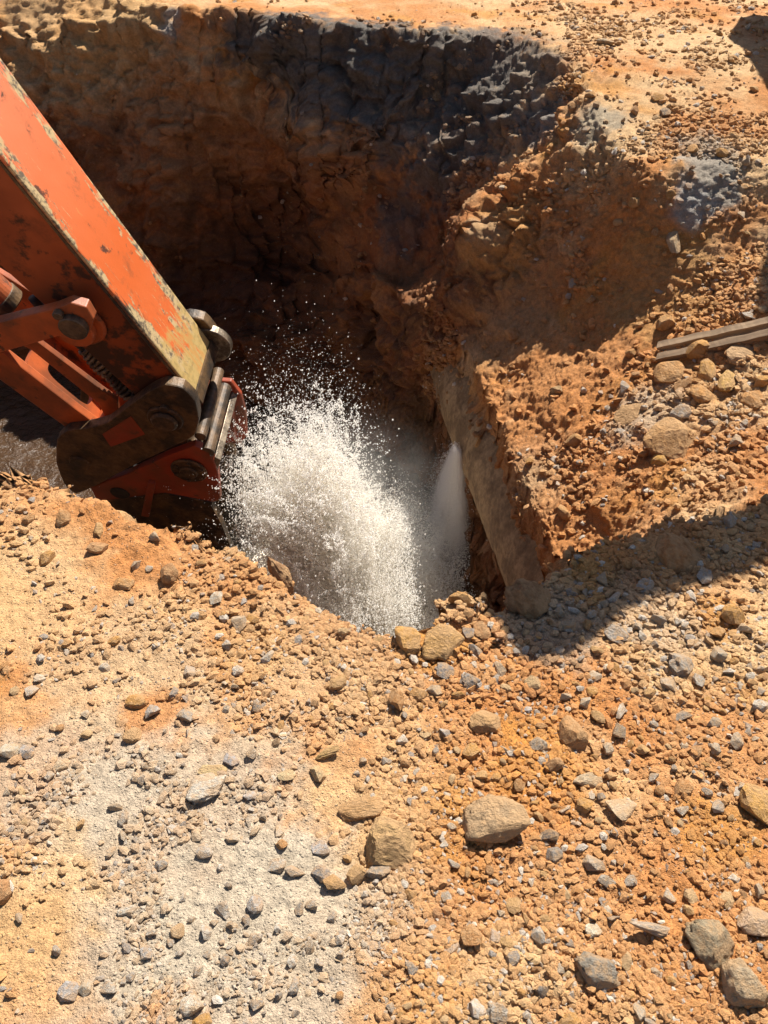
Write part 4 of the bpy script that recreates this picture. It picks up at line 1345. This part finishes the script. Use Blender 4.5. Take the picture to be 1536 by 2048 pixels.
MARKS = [
    (990, 1650, 'the largest flat slab'), (785, 1700, 'the wide sunken clay block'), (722, 1622, 'the brown wedge clod'), (412, 1580, 'the whitish crusted slab'),
    (1145, 1475, 'the smooth brown clod'), (1418, 1880, 'the coarse dark block'), (1508, 1845, 'the pinkish tan boulder'), (1303, 1862, 'the long thin splinter'),
    (1183, 1862, 'the cream quartz pebble'), (1190, 1945, 'the pitted dark lump'), (1190, 1735, 'the two touching cobbles'), (1038, 1182, 'the block at the pipe foot'),
    (815, 1278, 'the ochre block on the edge'), (964, 1262, 'the upright reddish block'), (668, 1767, 'the rounded orange clods'), (110, 1538, 'the smooth cream pebble'),
    (1345, 880, 'the big clod on the slope'), (1345, 1108, 'the large clay lump in shadow'), (1518, 1618, 'the tall ochre block'), (1245, 1617, 'the pale bedded chip'),
    (359, 1865, 'the rounded tan pebble'), (138, 1982, 'the blocky blue grey stone'), (385, 2012, 'the pale cream cobble'), (513, 1808, 'the egg shaped grey stone'),
    (255, 1820, 'the long whitish stone'), (18, 1505, 'the cream stone at the left edge'), (1480, 1965, 'the coarse corner block'), (949, 2018, 'the bright white stone'),
    (643, 1692, 'the pale cube shaped stone'), (570, 1735, 'the flat tan stone'), (900, 1893, 'the pinkish three cornered stone'), (985, 1872, 'the oval pinkish pebble'),
    (466, 1518, 'the faceted blue grey stone'), (640, 1550, 'the pale yellow pointed stone'), (265, 1475, 'the round brown clod in the crust'), (280, 1405, 'the rusty clod'),
    (382, 1338, 'the two toned stone'), (205, 1335, 'the lone cream stone'), (60, 1382, 'the lone pale stone'), (437, 1198, 'the cream pebble on the left edge'),
    (250, 1165, 'the smooth orange clod'), (1210, 85, 'the flat rock on the far ground'), (1331, 225, 'the dark stone on the far ground'), (1346, 484, 'the tan cobble in the bank'),
    (1420, 690, 'the grooved timber'), (1225, 1270, 'the rough lump under the shadow'), (1360, 1330, 'the dark rough rock'), (1365, 1430, 'the dark long stone'),
    (1240, 1425, 'the upright white splinter'), (1175, 1560, 'the yellow grey rock'), (890, 1468, 'the pale stone by the square clod'), (970, 1440, 'the sunken square clod'),
    (915, 1355, 'the charcoal lumps'), (100, 970, 'the excavator bucket'), (560, 1150, 'the splash'), (950, 900, 'the bare pipe flank'), (1430, 340, 'the grey patch on the far bank'),
    (1000, 480, 'the sunlit shelf of the pit wall'), (1150, 150, 'the far corner of the pit'), (80, 1850, 'the bare sandy patch'), (700, 1950, 'the densest rubble'), (600, 1400, 'the pale trodden strip'),
    (1110, 1580, 'the bright orange crumbs'), (1450, 1250, 'the ochre earth by the shadow'), (1450, 1560, 'the orange bank'), (760, 1500, 'the gravelly middle strip')]
def where_(k):
    x, y = pxv[k], pyv[k]
    best = min(MARKS, key=lambda m: (m[0] - x) ** 2 + (m[1] - y) ** 2)
    dx, dy = x - best[0], y - best[1]
    dist_ = math.hypot(dx, dy)
    if dist_ < 32: rel = 'touching' if dist_ < 22 else 'right beside'
    else:
        far_ = 'close ' if dist_ < 75 else ('' if dist_ < 130 else 'well ')
        an = math.degrees(math.atan2(-dy, dx)) % 360
        rel = far_ + ['right of', 'above', 'left of', 'below'][int(((an + 45) % 360) // 90)]
    return rel + ' ' + best[2]
def clear(x, y, r):
    for a, b, c in occupied:
        if (a - x) ** 2 + (b - y) ** 2 < (c + r * 0.8) ** 2: return False
    return True
def scatter(kind, n, meshes, name, lo, hi):
    made = 0
    for k in choose(kind, n):
        if made >= n: break
        x, y = pxv[k], pyv[k]
        far_k = 0.62 if y < 640 else (0.85 if y < 1000 else 1.0)
        wpx = (lo + (hi - lo) * rng.random() ** 2.4) * far_k
        if not clear(x, y, wpx / 2): continue
        size = wpx / 2 * dv[k] / F
        if kind == 'stone':
            t = GREYS[rng.integers(len(GREYS))]
            if rng.random() < 0.25: t = tuple(0.5 * np.array(t) + 0.5 * np.array((0.56, 0.40, 0.24)))
        else:
            t = CLAYS[rng.integers(len(CLAYS))]
        bf_ = rng.uniform(0.88, 1.12)
        t = tuple(float(c) * bf_ for c in t)
        me_ = meshes[rng.integers(len(meshes))]
        o = place(name, me_, k, size, t, rng.uniform(0.12, 0.32), None, (1, rng.uniform(0.7, 1.1), rng.uniform(0.75, 1.15)), 0.3)
        lum = t[0]
        region = where_(k)
        sz = 'small' if wpx < 24 * far_k else ('mid sized' if wpx < 33 * far_k else 'larger')
        if kind == 'stone':
            shade = 'dark grey' if lum < 0.335 else ('pale cream' if lum > 0.53 else ('light grey' if lum > 0.43 else 'mid grey'))
            lab, cat_ = f'{sz} {shade} broken stone {region}', 'stone'
        else:
            shade = 'pale tan' if lum > 0.565 else ('dark brown' if lum < 0.43 else ('ochre' if t[2] < 0.082 else 'orange'))
            lab, cat_ = f'{sz} {shade} clay clod {region}', 'clod'
        tag(o, lab, cat_, lab.replace('broken stone', 'stones').replace('clay clod', 'clods') if kind else None)
        occupied.append((x, y, wpx * 0.42))
        made += 1
scatter('stone', 235, STONE_ME, 'stone', 20, 46)
scatter('clay', 258, CLOD_ME, 'clod', 20, 58)

# finer gravel, grit and crumbs: past counting, one object each
def instancer(name, label, pos, scale, rot, tint, protos, mat):
    me_ = bpy.data.meshes.new(name)
    me_.vertices.add(len(pos))
    me_.vertices.foreach_set('co', np.ascontiguousarray(pos, np.float32).ravel())
    def add(nm, typ, arr, key):
        a_ = me_.attributes.new(nm, typ, 'POINT')
        a_.data.foreach_set(key, np.ascontiguousarray(arr).ravel())
    add('size', 'FLOAT_VECTOR', scale.astype(np.float32), 'vector')
    add('turn', 'FLOAT_VECTOR', rot.astype(np.float32), 'vector')
    add('tint', 'FLOAT_COLOR', np.concatenate([tint, np.ones((len(tint), 1))], 1).astype(np.float32), 'color')
    add('kindof', 'INT', rng.integers(0, len(protos), len(pos)).astype(np.int32), 'value')
    o = link(name, me_)
    ng = bpy.data.node_groups.new(name, 'GeometryNodeTree')
    ng.interface.new_socket('Geometry', in_out='INPUT', socket_type='NodeSocketGeometry')
    ng.interface.new_socket('Geometry', in_out='OUTPUT', socket_type='NodeSocketGeometry')
    nn = ng.nodes
    gi, go = nn.new('NodeGroupInput'), nn.new('NodeGroupOutput')
    iop = nn.new('GeometryNodeInstanceOnPoints')
    jg = nn.new('GeometryNodeGeometryToInstance')
    for pm in protos[::-1]:
        po = bpy.data.objects.new(name + '_piece', pm)
        oi = nn.new('GeometryNodeObjectInfo')
        oi.inputs['Object'].default_value = po
        ng.links.new(oi.outputs['Geometry'], jg.inputs[0])
    def named(nm, typ):
        a_ = nn.new('GeometryNodeInputNamedAttribute')
        a_.data_type = typ
        a_.inputs['Name'].default_value = nm
        return a_.outputs[0]
    ng.links.new(gi.outputs[0], iop.inputs['Points'])
    ng.links.new(jg.outputs[0], iop.inputs['Instance'])
    iop.inputs['Pick Instance'].default_value = True
    ng.links.new(named('kindof', 'INT'), iop.inputs['Instance Index'])
    ng.links.new(named('turn', 'FLOAT_VECTOR'), iop.inputs['Rotation'])
    ng.links.new(named('size', 'FLOAT_VECTOR'), iop.inputs['Scale'])
    ng.links.new(iop.outputs[0], go.inputs[0])
    md = o.modifiers.new('scatter', 'NODES')
    md.node_group = ng
    tag(o, label, kind='stuff')
    return o

for k in range(10):
    m_ = bm_mesh('grit', hull_stone(400 + k, 0.55 + 0.04 * k, 11, 0), False); m_.materials.append(MAT_GRIT); GRIT_ME.append(m_)
CRUMB_ME = []
for k in range(6):
    m_ = bm_mesh('crumb', lump(500 + k, 1, 0.8, 0.5, 0.2), False); m_.materials.append(MAT_GRIT); CRUMB_ME.append(m_)

clump = np.clip(0.5 + 2.6 * fbm(p, 1.5, 3, off=201) + 1.6 * fbm(p, 5.0, 3, off=211), 0.0, 2.6) ** 2.3
def fine_density(kind, mask):
    d = zone_density(kind, mask)
    left_smooth = 1 - 0.82 * sstep(680, 480, pxv) * sstep(1620, 1380, pyv)
    near_g = mask * ((pyv > 900) & (rim > -0.05)) * left_smooth
    wall = mask * (rim < -0.05) * (p[:, 2] > -1.6) * np.where((pxv > 850), 0.26, 0.04) * np.where(kind == 'clay', 1.0, 0.12) * (1 - 0.65 * benchm)
    topg = mask * (pyv < 640) * (rim > -0.02) * np.where(kind == 'clay', 0.16, 0.06)
    d = d * 0.8 * left_smooth + near_g * 0.3 + wall * np.clip(0.2 + 2 * cl, 0, 2) + topg
    if kind == 'clay': d = d + near_g * 0.6 * rimband
    else: d = d + near_g * 1.6 * sstep(250, 420, pxv) * sstep(860, 740, pxv) * sstep(1750, 1850, pyv)
    return d * np.where(pxv > 760, clump ** 1.1 + 0.12, clump) * cell
def fine(name, label, kind, n, lo, hi, protos, power):
    d, d_out = fine_density(kind, f_ok), fine_density(kind, f_out)
    n_out = int(min(1.6, d_out.sum() / d.sum()) * n)
    ks = np.concatenate([rng.choice(len(p), n, replace=True, p=d / d.sum()), rng.choice(len(p), n_out, replace=True, p=d_out / d_out.sum())])
    n = len(ks)
    wpx = lo + (hi - lo) * rng.random(n) ** power
    wpx = np.where(pyv[ks] < 640, wpx * 0.75, wpx)
    size = wpx / 2 * dv[ks] / F
    size = np.minimum(size, 0.03)
    jit = rng.normal(size=(n, 3)) * 0.006
    pos = p[ks] + flatN[ks] * (size * rng.uniform(-0.15, 0.35, n))[:, None] + jit * np.array([1, 1, 0.0])
    sc_ = size[:, None] * np.stack([np.ones(n), rng.uniform(0.6, 1.0, n), rng.uniform(0.5, 0.9, n)], 1)
    rot = rng.uniform(0, 6.28, (n, 3)); rot[:, :2] = rng.normal(size=(n, 2)) * 0.35
    gr, cy_ = np.array(GREYS), np.array(CLAYS)
    a_ = gr[rng.integers(len(gr), size=n)] * 1.22; b_ = cy_[rng.integers(len(cy_), size=n)]
    local = np.clip(C[ks] * 1.5, 0, 0.85)
    if kind == 'stone': t = np.where((rng.random(n) < 0.6)[:, None], 0.8 * a_ + 0.2 * local, 0.25 * b_ + 0.75 * local)
    else: t = np.where((rng.random(n) < 0.06)[:, None], a_, 0.25 * b_ + 0.75 * local)
    t = t * rng.uniform(0.88, 1.12, (n, 1))
    return instancer(name, label, pos, sc_, rot, t, protos, MAT_GRIT)
fine('gravel', 'fine grey gravel and chips strewn over the ground', 'stone', 21000, 2.6, 20, GRIT_ME, 2.6)
fine('clay_crumbs', 'crumbs of orange clay strewn over the ground and ledges', 'clay', 74000, 2.4, 30, CRUMB_ME, 4.2)


# ------------------------------------------------------------------ water: muddy pool, splash, spray from the pipe
ZW = -2.45
def water_material():
    m, nt, b = new_mat('muddy_water')
    n = N(nt)
    co = n.coord()
    foam = n.attr('foam').outputs['Fac']
    f = n.ramp(n.math('ADD', foam, n.math('MULTIPLY', n.noise(14, 6, 0.7, co, 0.8), 0.55)), 0.55, 0.85)
    c = n.mix(f, (0.060, 0.033, 0.017), (0.74, 0.66, 0.54))
    n.link(c, b.inputs['Base Color'])
    r = n.node('ShaderNodeMapRange')
    n.link(f, r.inputs[0]); r.inputs[3].default_value = 0.22; r.inputs[4].default_value = 0.6
    n.link(r.outputs[0], b.inputs['Roughness'])
    b.inputs['IOR'].default_value = 1.33
    h = n.math('ADD', n.noise(6, 5, 0.6, co, 0.6), n.math('MULTIPLY', n.noise(28, 4, 0.6, co, 0.5), 0.35))
    n.link(n.bump(h, 0.9, 0.05), b.inputs['Normal'])
    return m
wx = np.arange(-6.8, 0.75, 0.03); wy_ = np.arange(2.0, 7.3, 0.03)
WX, WY = np.meshgrid(wx, wy_, indexing='ij')
WP = np.stack([WX, WY, np.zeros_like(WX)], -1).reshape(-1, 3).astype(np.float32)
IMP = np.array([-0.08, 3.9, ZW])
ds = np.sqrt(((WP[:, 0] + 0.30) / 1.05) ** 2 + ((WP[:, 1] - 3.85) / 0.95) ** 2)
foam = sstep(1.25, 0.25, ds)
amp = 0.035 + 0.09 * foam
WP[:, 2] = ZW + amp * (fbm(WP, 2.6, 4, 0.6, off=5) + 0.6 * fbm(WP, 9, 3, off=15, ridged=True))
a_, b_ = np.meshgrid(np.arange(len(wx) - 1), np.arange(len(wy_) - 1), indexing='ij')
q0 = a_ * len(wy_) + b_
wq = np.stack([q0, q0 + len(wy_), q0 + len(wy_) + 1, q0 + 1], -1).reshape(-1, 4)
wme = mesh_np('water', WP, wq)
at_ = wme.attributes.new('foam', 'FLOAT', 'POINT'); at_.data.foreach_set('value', foam.astype(np.float32))
tag(link('water', wme, water_material()), 'muddy brown water standing at the bottom of the pit', kind='structure')

def white_water(name, through):
    m = bpy.data.materials.new(name)
    m.use_nodes = True
    nt = m.node_tree; nt.nodes.clear()
    n = N(nt)
    out = n.node('ShaderNodeOutputMaterial')
    df, tr, gl = n.node('ShaderNodeBsdfDiffuse'), n.node('ShaderNodeBsdfTranslucent'), n.node('ShaderNodeBsdfGlossy')
    for q in (df, tr): q.inputs['Color'].default_value = (0.96, 0.93, 0.87, 1)
    gl.inputs['Roughness'].default_value = 0.15
    m1, m2 = n.node('ShaderNodeMixShader'), n.node('ShaderNodeMixShader')
    m1.inputs[0].default_value = through
    n.link(df.outputs[0], m1.inputs[1]); n.link(tr.outputs[0], m1.inputs[2])
    fr = n.node('ShaderNodeFresnel'); fr.inputs['IOR'].default_value = 1.33
    n.link(fr.outputs[0], m2.inputs[0]); n.link(m1.outputs[0], m2.inputs[1]); n.link(gl.outputs[0], m2.inputs[2])
    n.link(m2.outputs[0], out.inputs[0])
    return m
M_WHITE = white_water('white_water', 0.45)
M_DROP = white_water('water_drops', 0.5)

G = 9.8
def throw(n, fingers, seed, tmax, spread, vz0, vz1, size_lo, size_hi, powr, vx=(-0.95, 0.8), jitter=0.03):
    """points along ballistic threads of water thrown up where the jet strikes the pool"""
    r = np.random.default_rng(seed)
    fi = r.integers(0, fingers, n)
    fvx = r.normal(vx[0], vx[1], fingers)
    fvy = r.normal(-0.1, 0.45, fingers)
    fvz = vz0 + (vz1 - vz0) * r.random(fingers) ** 0.8
    # the highest threads go up steeply, the flat ones sideways
    fvx *= np.clip(1.5 - fvz / 5.8, 0.45, 1.3)
    ox = r.normal(-0.12, 0.2, fingers); oy = r.normal(0, 0.2, fingers)
    ft = r.random(fingers) * 0.25
    t = np.clip(r.beta(1.25, 1.5, n) * tmax, 0.0, tmax)
    pos = np.stack([IMP[0] + ox[fi] + fvx[fi] * t, IMP[1] + oy[fi] + fvy[fi] * t, ZW + fvz[fi] * t - 0.5 * G * t * t], 1)
    pos += r.normal(size=(n, 3)) * (jitter + spread * t)[:, None] * (0.4 + r.random((n, 1)))
    size = size_lo + (size_hi - size_lo) * r.random(n) ** powr
    size *= np.clip(1.25 - 0.75 * t / tmax, 0.3, 1.2)
    ok = (pos[:, 2] > ZW - 0.03) & (pos[:, 0] > -1.5) & (pos[:, 0] < 0.36)
    return pos[ok], size[ok], t[ok]

# the merged white body: many thin threads that fuse near the pool and break up higher
r_ = np.random.default_rng(4)
def threads(nf, npts, seed, vx, vz0, vz1, tmax, r0, r1, ysd=0.4, osd=0.16):
    r = np.random.default_rng(seed)
    out, rad = [], []
    for f_ in range(nf):
        vz = vz0 + (vz1 - vz0) * r.random() ** 0.75
        v = np.array([r.normal(vx[0], vx[1]) * np.clip(1.5 - vz / 5.8, 0.5, 1.3), r.normal(-0.12, ysd), vz])
        o_ = np.array([IMP[0] + r.normal(-0.16, osd), IMP[1] + r.normal(-0.05, 0.16), ZW])
        ta_ = r.random() * 0.5 * tmax
        tb_ = min(tmax, ta_ + (0.15 + 0.5 * r.random()) * tmax)
        t = np.linspace(ta_, tb_, npts) + r.normal(size=npts) * 0.004
        wob = np.cumsum(r.normal(size=(npts, 3)), 0) * 0.0045
        q = o_ + v * t[:, None] + wob
        q[:, 2] -= 0.5 * G * t * t
        q += r.normal(size=(npts, 3)) * 0.004
        keep = r.random(npts) < (1.05 - 0.55 * t / tmax)
        out.append(q[keep]); rad.append(((r0 + (r1 - r0) * r.random(npts) ** 2) * (1.15 - 0.55 * t / tmax))[keep])
    out, rad = np.concatenate(out), np.concatenate(rad)
    ok = (out[:, 2] > ZW - 0.02) & (out[:, 0] > -1.45) & (out[:, 0] < 0.34)
    return out[ok], rad[ok]
parts_ = [threads(420, 150, 51, (-0.72, 0.42), 2.0, 5.35, 0.62, 0.0022, 0.0052),
          threads(300, 120, 52, (-0.9, 0.75), 0.8, 4.2, 0.55, 0.0022, 0.0055),
          threads(150, 170, 53, (-0.42, 0.16), 4.0, 5.55, 0.60, 0.0025, 0.006, 0.15, 0.10),
          threads(130, 170, 54, (-1.7, 0.4), 4.2, 5.1, 0.62, 0.0025, 0.006, 0.3, 0.12)]
def plume(n, base, top, w0, w1, seed, thr0, thr1, rad0, rad1, fr):
    """ragged body of foam about a leaning axis, thinning into shreds towards its top"""
    r = np.random.default_rng(seed)
    u = r.random(n) ** 1.35
    w = w0 * (1 - u) ** 1.1 + w1
    ax_ = np.array(top) - np.array(base)
    q = np.array(base) + ax_ * u[:, None] + np.clip(r.normal(size=(n, 3)), -2, 2) * np.stack([w, w * 0.85, w * 0.35], 1) * 0.55
    e = ax_ / np.linalg.norm(ax_)
    al = q @ e
    st = q + e * (al * -0.6)[:, None]                     # features drawn out along the throw
    dx_, dz_ = q[:, 0] - base[0], q[:, 2] - (ZW - 0.75)
    rad_ = np.hypot(dx_, dz_)
    fan = np.stack([np.arctan2(dx_, dz_) * 6.5, rad_ * 1.5, q[:, 1] * 2.6], 1).astype(np.float32)
    k = 0.62 * fbm(fan, 1.0, 4, 0.62, off=seed + 40) + 0.5 * fbm(st.astype(np.float32), fr, 4, 0.62, off=seed) > thr0 + (thr1 - thr0) * u
    k &= q[:, 2] > ZW - 0.03
    return q[k], (rad0 + (rad1 - rad0) * u[k]) * (0.55 + 0.7 * r.random(k.sum()))
parts_ += [plume(330000, (-0.20, 3.8, ZW), (-0.34, 3.92, -1.35), 0.66, 0.12, 61, -0.02, 0.26, 0.0036, 0.0028, 6.5),
           plume(200000, (-0.32, 3.75, ZW), (-0.72, 3.82, -1.5), 0.62, 0.20, 62, 0.06, 0.26, 0.0036, 0.0028, 7.5),
           plume(200000, (-0.15, 3.6, ZW), (-0.10, 3.8, -2.0), 1.05, 0.2, 63, -0.10, 0.2, 0.0042, 0.0030, 7.0)]
tips = [(-0.36, 3.98, -0.90), (-0.30, 3.9, -1.08), (-0.45, 4.0, -1.12), (-0.58, 3.9, -1.0), (-0.70, 3.85, -0.98), (-0.80, 3.8, -1.12), (-0.88, 3.9, -1.32),
        (-0.95, 3.8, -1.62), (-0.18, 3.8, -1.32), (-0.08, 3.85, -1.6), (-0.64, 3.7, -1.28), (-0.42, 3.7, -1.3), (-0.9, 3.7, -1.9), (-0.52, 3.8, -1.18)]
for i_t, tp in enumerate(tips):
    bs_ = (-0.24 + 0.18 * (tp[0] + 0.4), 3.8 + 0.2 * (tp[1] - 3.85), ZW + 0.25)
    parts_.append(plume(24000, bs_, tp, 0.26, 0.075, 600 + i_t, -0.06, 0.30, 0.0034, 0.0032, 10.0))
b1 = np.concatenate([q[0] for q in parts_])
s1 = np.concatenate([q[1] for q in parts_])
def trim(q, *more):
    lim = -0.20 + (-1.05 - q[:, 2]) * 0.40 + r_.normal(0, 0.035, len(q)) + np.where(r_.random(len(q)) < 0.04, 0.25, 0)
    lim = lim + 0.16 * fbm(q.astype(np.float32), 3.2, 3, off=501)
    llim = -0.90 + 0.26 * np.clip((-1.35 - q[:, 2]) / 0.9, 0, 1) + r_.normal(0, 0.04, len(q))
    keep_l = (q[:, 0] > llim) | (r_.random(len(q)) < 0.10)
    k = ((q[:, 0] < lim) | (q[:, 2] < ZW + 0.28)) & keep_l
    return (q[k], *[m_[k] for m_ in more])
b1, s1 = trim(b1, s1)
def point_drops(name, label, pos, size, mat):
    me_ = bpy.data.meshes.new(name)
    me_.vertices.add(len(pos))
    me_.vertices.foreach_set('co', np.ascontiguousarray(pos, np.float32).ravel())
    a = me_.attributes.new('size', 'FLOAT', 'POINT'); a.data.foreach_set('value', size.astype(np.float32))
    o = link(name, me_)
    ng = bpy.data.node_groups.new(name, 'GeometryNodeTree')
    ng.interface.new_socket('Geometry', in_out='INPUT', socket_type='NodeSocketGeometry')
    ng.interface.new_socket('Geometry', in_out='OUTPUT', socket_type='NodeSocketGeometry')
    nn = ng.nodes
    gi, go = nn.new('NodeGroupInput'), nn.new('NodeGroupOutput')
    mp = nn.new('GeometryNodeMeshToPoints')
    na = nn.new('GeometryNodeInputNamedAttribute'); na.data_type = 'FLOAT'; na.inputs['Name'].default_value = 'size'
    sm = nn.new('GeometryNodeSetMaterial'); sm.inputs['Material'].default_value = mat
    L_ = ng.links.new
    L_(gi.outputs[0], mp.inputs['Mesh']); L_(na.outputs[0], mp.inputs['Radius'])
    L_(mp.outputs[0], sm.inputs[0]); L_(sm.outputs[0], go.inputs[0])
    md = o.modifiers.new('surface', 'NODES'); md.node_group = ng
    return tag(o, label, kind='stuff')
point_drops('water_splash', 'white water splash thrown up from the muddy pool', b1, s1, M_WHITE)

def drops(name, label, pos, size):
    return point_drops(name, label, pos, size, M_DROP)
d1, z1_, _ = throw(34000, 160, 31, 0.78, 0.22, 1.2, 5.4, 0.0012, 0.005, 3.4, (-1.0, 0.8), 0.05)
d2, z2_, _ = throw(15000, 400, 37, 0.80, 0.42, 2.0, 5.2, 0.0011, 0.0055, 3.2, (-1.15, 0.9), 0.08)
f1_, g1_ = plume(30000, (-0.20, 3.8, ZW), (-0.36, 3.98, -1.1), 0.86, 0.16, 71, 0.02, 0.26, 0.0032, 0.0022, 6.5)
f2_, g2_ = plume(26000, (-0.32, 3.75, ZW), (-0.80, 3.85, -1.2), 0.78, 0.2, 72, 0.06, 0.24, 0.003, 0.0022, 7.5)
f3_, g3_ = plume(30000, (-0.18, 3.55, ZW), (-0.2, 3.75, -1.8), 1.0, 0.25, 73, -0.3, 0.1, 0.0036, 0.0025, 6.5)
d3 = np.stack([r_.normal(-0.55, 0.33, 6000), r_.normal(3.85, 0.3, 6000), ZW + r_.uniform(0.1, 1.5, 6000)], 1)
z3_ = 0.0012 + 0.005 * r_.random(6000) ** 4
d4 = np.stack([r_.uniform(-0.1, 0.45, 5000), r_.uniform(3.3, 4.2, 5000), ZW + r_.random(5000) ** 1.6 * 0.8], 1)
z4_ = 0.0010 + 0.0045 * r_.random(5000) ** 3
w1_, w2_ = trim(np.concatenate([d1, d2, d3, d4, f1_, f2_, f3_]), np.concatenate([z1_, z2_, z3_, z4_, g1_, g2_, g3_]))
drops('water_drops', 'spray of white water drops around the splash', w1_, w2_)

# jet from the cracked pipe: a soft fan of spray
def volume_material(name, color, density, streak, noise_scale):
    m = bpy.data.materials.new(name)
    m.use_nodes = True
    nt = m.node_tree; nt.nodes.clear()
    n = N(nt)
    out = n.node('ShaderNodeOutputMaterial')
    pv = n.node('ShaderNodeVolumePrincipled')
    pv.inputs['Color'].default_value = (*color, 1)
    pv.inputs['Anisotropy'].default_value = 0.3
    co = n.coord()
    if streak:
        sep = n.node('ShaderNodeSeparateXYZ'); n.link(co, sep.inputs[0])
        zz = n.math('MAXIMUM', sep.outputs[2], 0.05)
        cx, cy = n.math('DIVIDE', sep.outputs[0], n.math('ADD', zz, 0.25)), n.math('DIVIDE', sep.outputs[1], n.math('ADD', zz, 0.25))
        comb = n.node('ShaderNodeCombineXYZ'); n.link(cx, comb.inputs[0]); n.link(cy, comb.inputs[1])
        n.link(n.math('MULTIPLY', sep.outputs[2], 0.06), comb.inputs[2])
        st_ = n.ramp(n.noise(noise_scale, 4, 0.6, comb.outputs[0]), 0.40, 0.66, 0.03, 1.0)
        soft = n.ramp(n.noise(5, 4, 0.6, co), 0.25, 0.7, 0.5, 1.1)
        fall = n.ramp(sep.outputs[2], 0.0, 1.2, 1.0, 0.32)
        rr = n.math('SQRT', n.math('ADD', n.math('POWER', n.math('MULTIPLY', cx, 2.5), 2.0), n.math('POWER', n.math('MULTIPLY', cy, 6.8), 2.0)))
        rim_ = n.ramp(rr, 0.35, 1.0, 1.0, 0.0)
        d = n.math('MULTIPLY', n.math('MULTIPLY', n.math('MULTIPLY', st_, soft), rim_), n.math('MULTIPLY', fall, density))
    else:
        ln = n.node('ShaderNodeVectorMath', operation='LENGTH'); n.link(co, ln.inputs[0])
        fall = n.ramp(ln.outputs['Value'], 0.25, 1.0, 1.0, 0.0)
        d = n.math('MULTIPLY', n.math('MULTIPLY', fall, n.ramp(n.noise(noise_scale, 5, 0.65, co), 0.35, 0.7, 0.1, 1.0)), density)
    n.link(d, pv.inputs['Density'])
    n.link(pv.outputs[0], out.inputs['Volume'])
    return m
J0 = np.array([0.0, 0.0, 0.0])
yj = 4.12
xj = 0.44
J0 = np.array([xj, yj, -1.42])
J1 = at_level(903, 1090, ZW - 0.05)
jd = Vector(J1 - J0); jl = jd.length; jd.normalize()
alongp = Vector((pd[0], pd[1], 0.0)); jx = (alongp - jd * alongp.dot(jd)).normalized(); jy = jd.cross(jx)
jet_m = Matrix(((jx.x, jy.x, jd.x, J0[0]), (jx.y, jy.y, jd.y, J0[1]), (jx.z, jy.z, jd.z, J0[2]), (0, 0, 0, 1)))
bm = bmesh.new()
rings = []
for h in np.linspace(0, jl, 9):
    u = h / jl
    rings.append([bm.verts.new((( 0.05 + 0.46 * u) * math.cos(a), (0.022 + 0.17 * u) * math.sin(a), h)) for a in np.linspace(0, 2 * math.pi, 28, endpoint=False)])
for a, b in zip(rings, rings[1:]):
    for k in range(28):
        bm.faces.new((a[k], a[(k + 1) % 28], b[(k + 1) % 28], b[k]))
bm.faces.new(rings[0][::-1]); bm.faces.new(rings[-1])
jet = link('water_jet', bm_mesh('water_jet', bm, True), volume_material('jet_spray', (0.96, 0.93, 0.93), 30.0, True, 12))
jet.matrix_world = jet_m
tag(jet, 'fan of fine water spray bursting from the side of the buried pipe', 'water jet')
bm = bmesh.new(); bmesh.ops.create_icosphere(bm, subdivisions=4, radius=1.0)
mist = link('spray_mist', bm_mesh('spray_mist', bm, True), volume_material('mist', (0.985, 0.965, 0.92), 1.1, False, 4.5))
mist.location = (-0.22, 3.85, -1.9); mist.scale = (0.85, 0.7, 0.95)
tag(mist, 'thin white spray hanging around the splash', kind='stuff')
# fast streaks of drops in the fan
n = 200000
uj = r_.random(n) ** 0.62
aj = r_.uniform(0, 6.283, n); rj = np.abs(r_.normal(0, 0.52, n))
cone = np.stack([rj * np.cos(aj) * 5.2, rj * np.sin(aj) * 3.2, uj * 0.3], 1).astype(np.float32)
ok = fbm(cone, 1.6, 4, 0.6, off=401) + 0.18 * r_.normal(size=n) > 0.06 + 0.12 * uj
uj, aj, rj = uj[ok], aj[ok], rj[ok]
n = len(uj)
loc = np.stack([(0.05 + 0.50 * uj) * rj * np.cos(aj), (0.015 + 0.16 * uj) * rj * np.sin(aj), uj * jl], 1)
jm = np.array(jet_m)
wl_ = loc @ jm[:3, :3].T + jm[:3, 3]
point_drops('jet_drops', 'fine streaking drops in the fan of spray from the pipe', wl_, 0.0009 + 0.0019 * r_.random(n) ** 2, M_DROP)
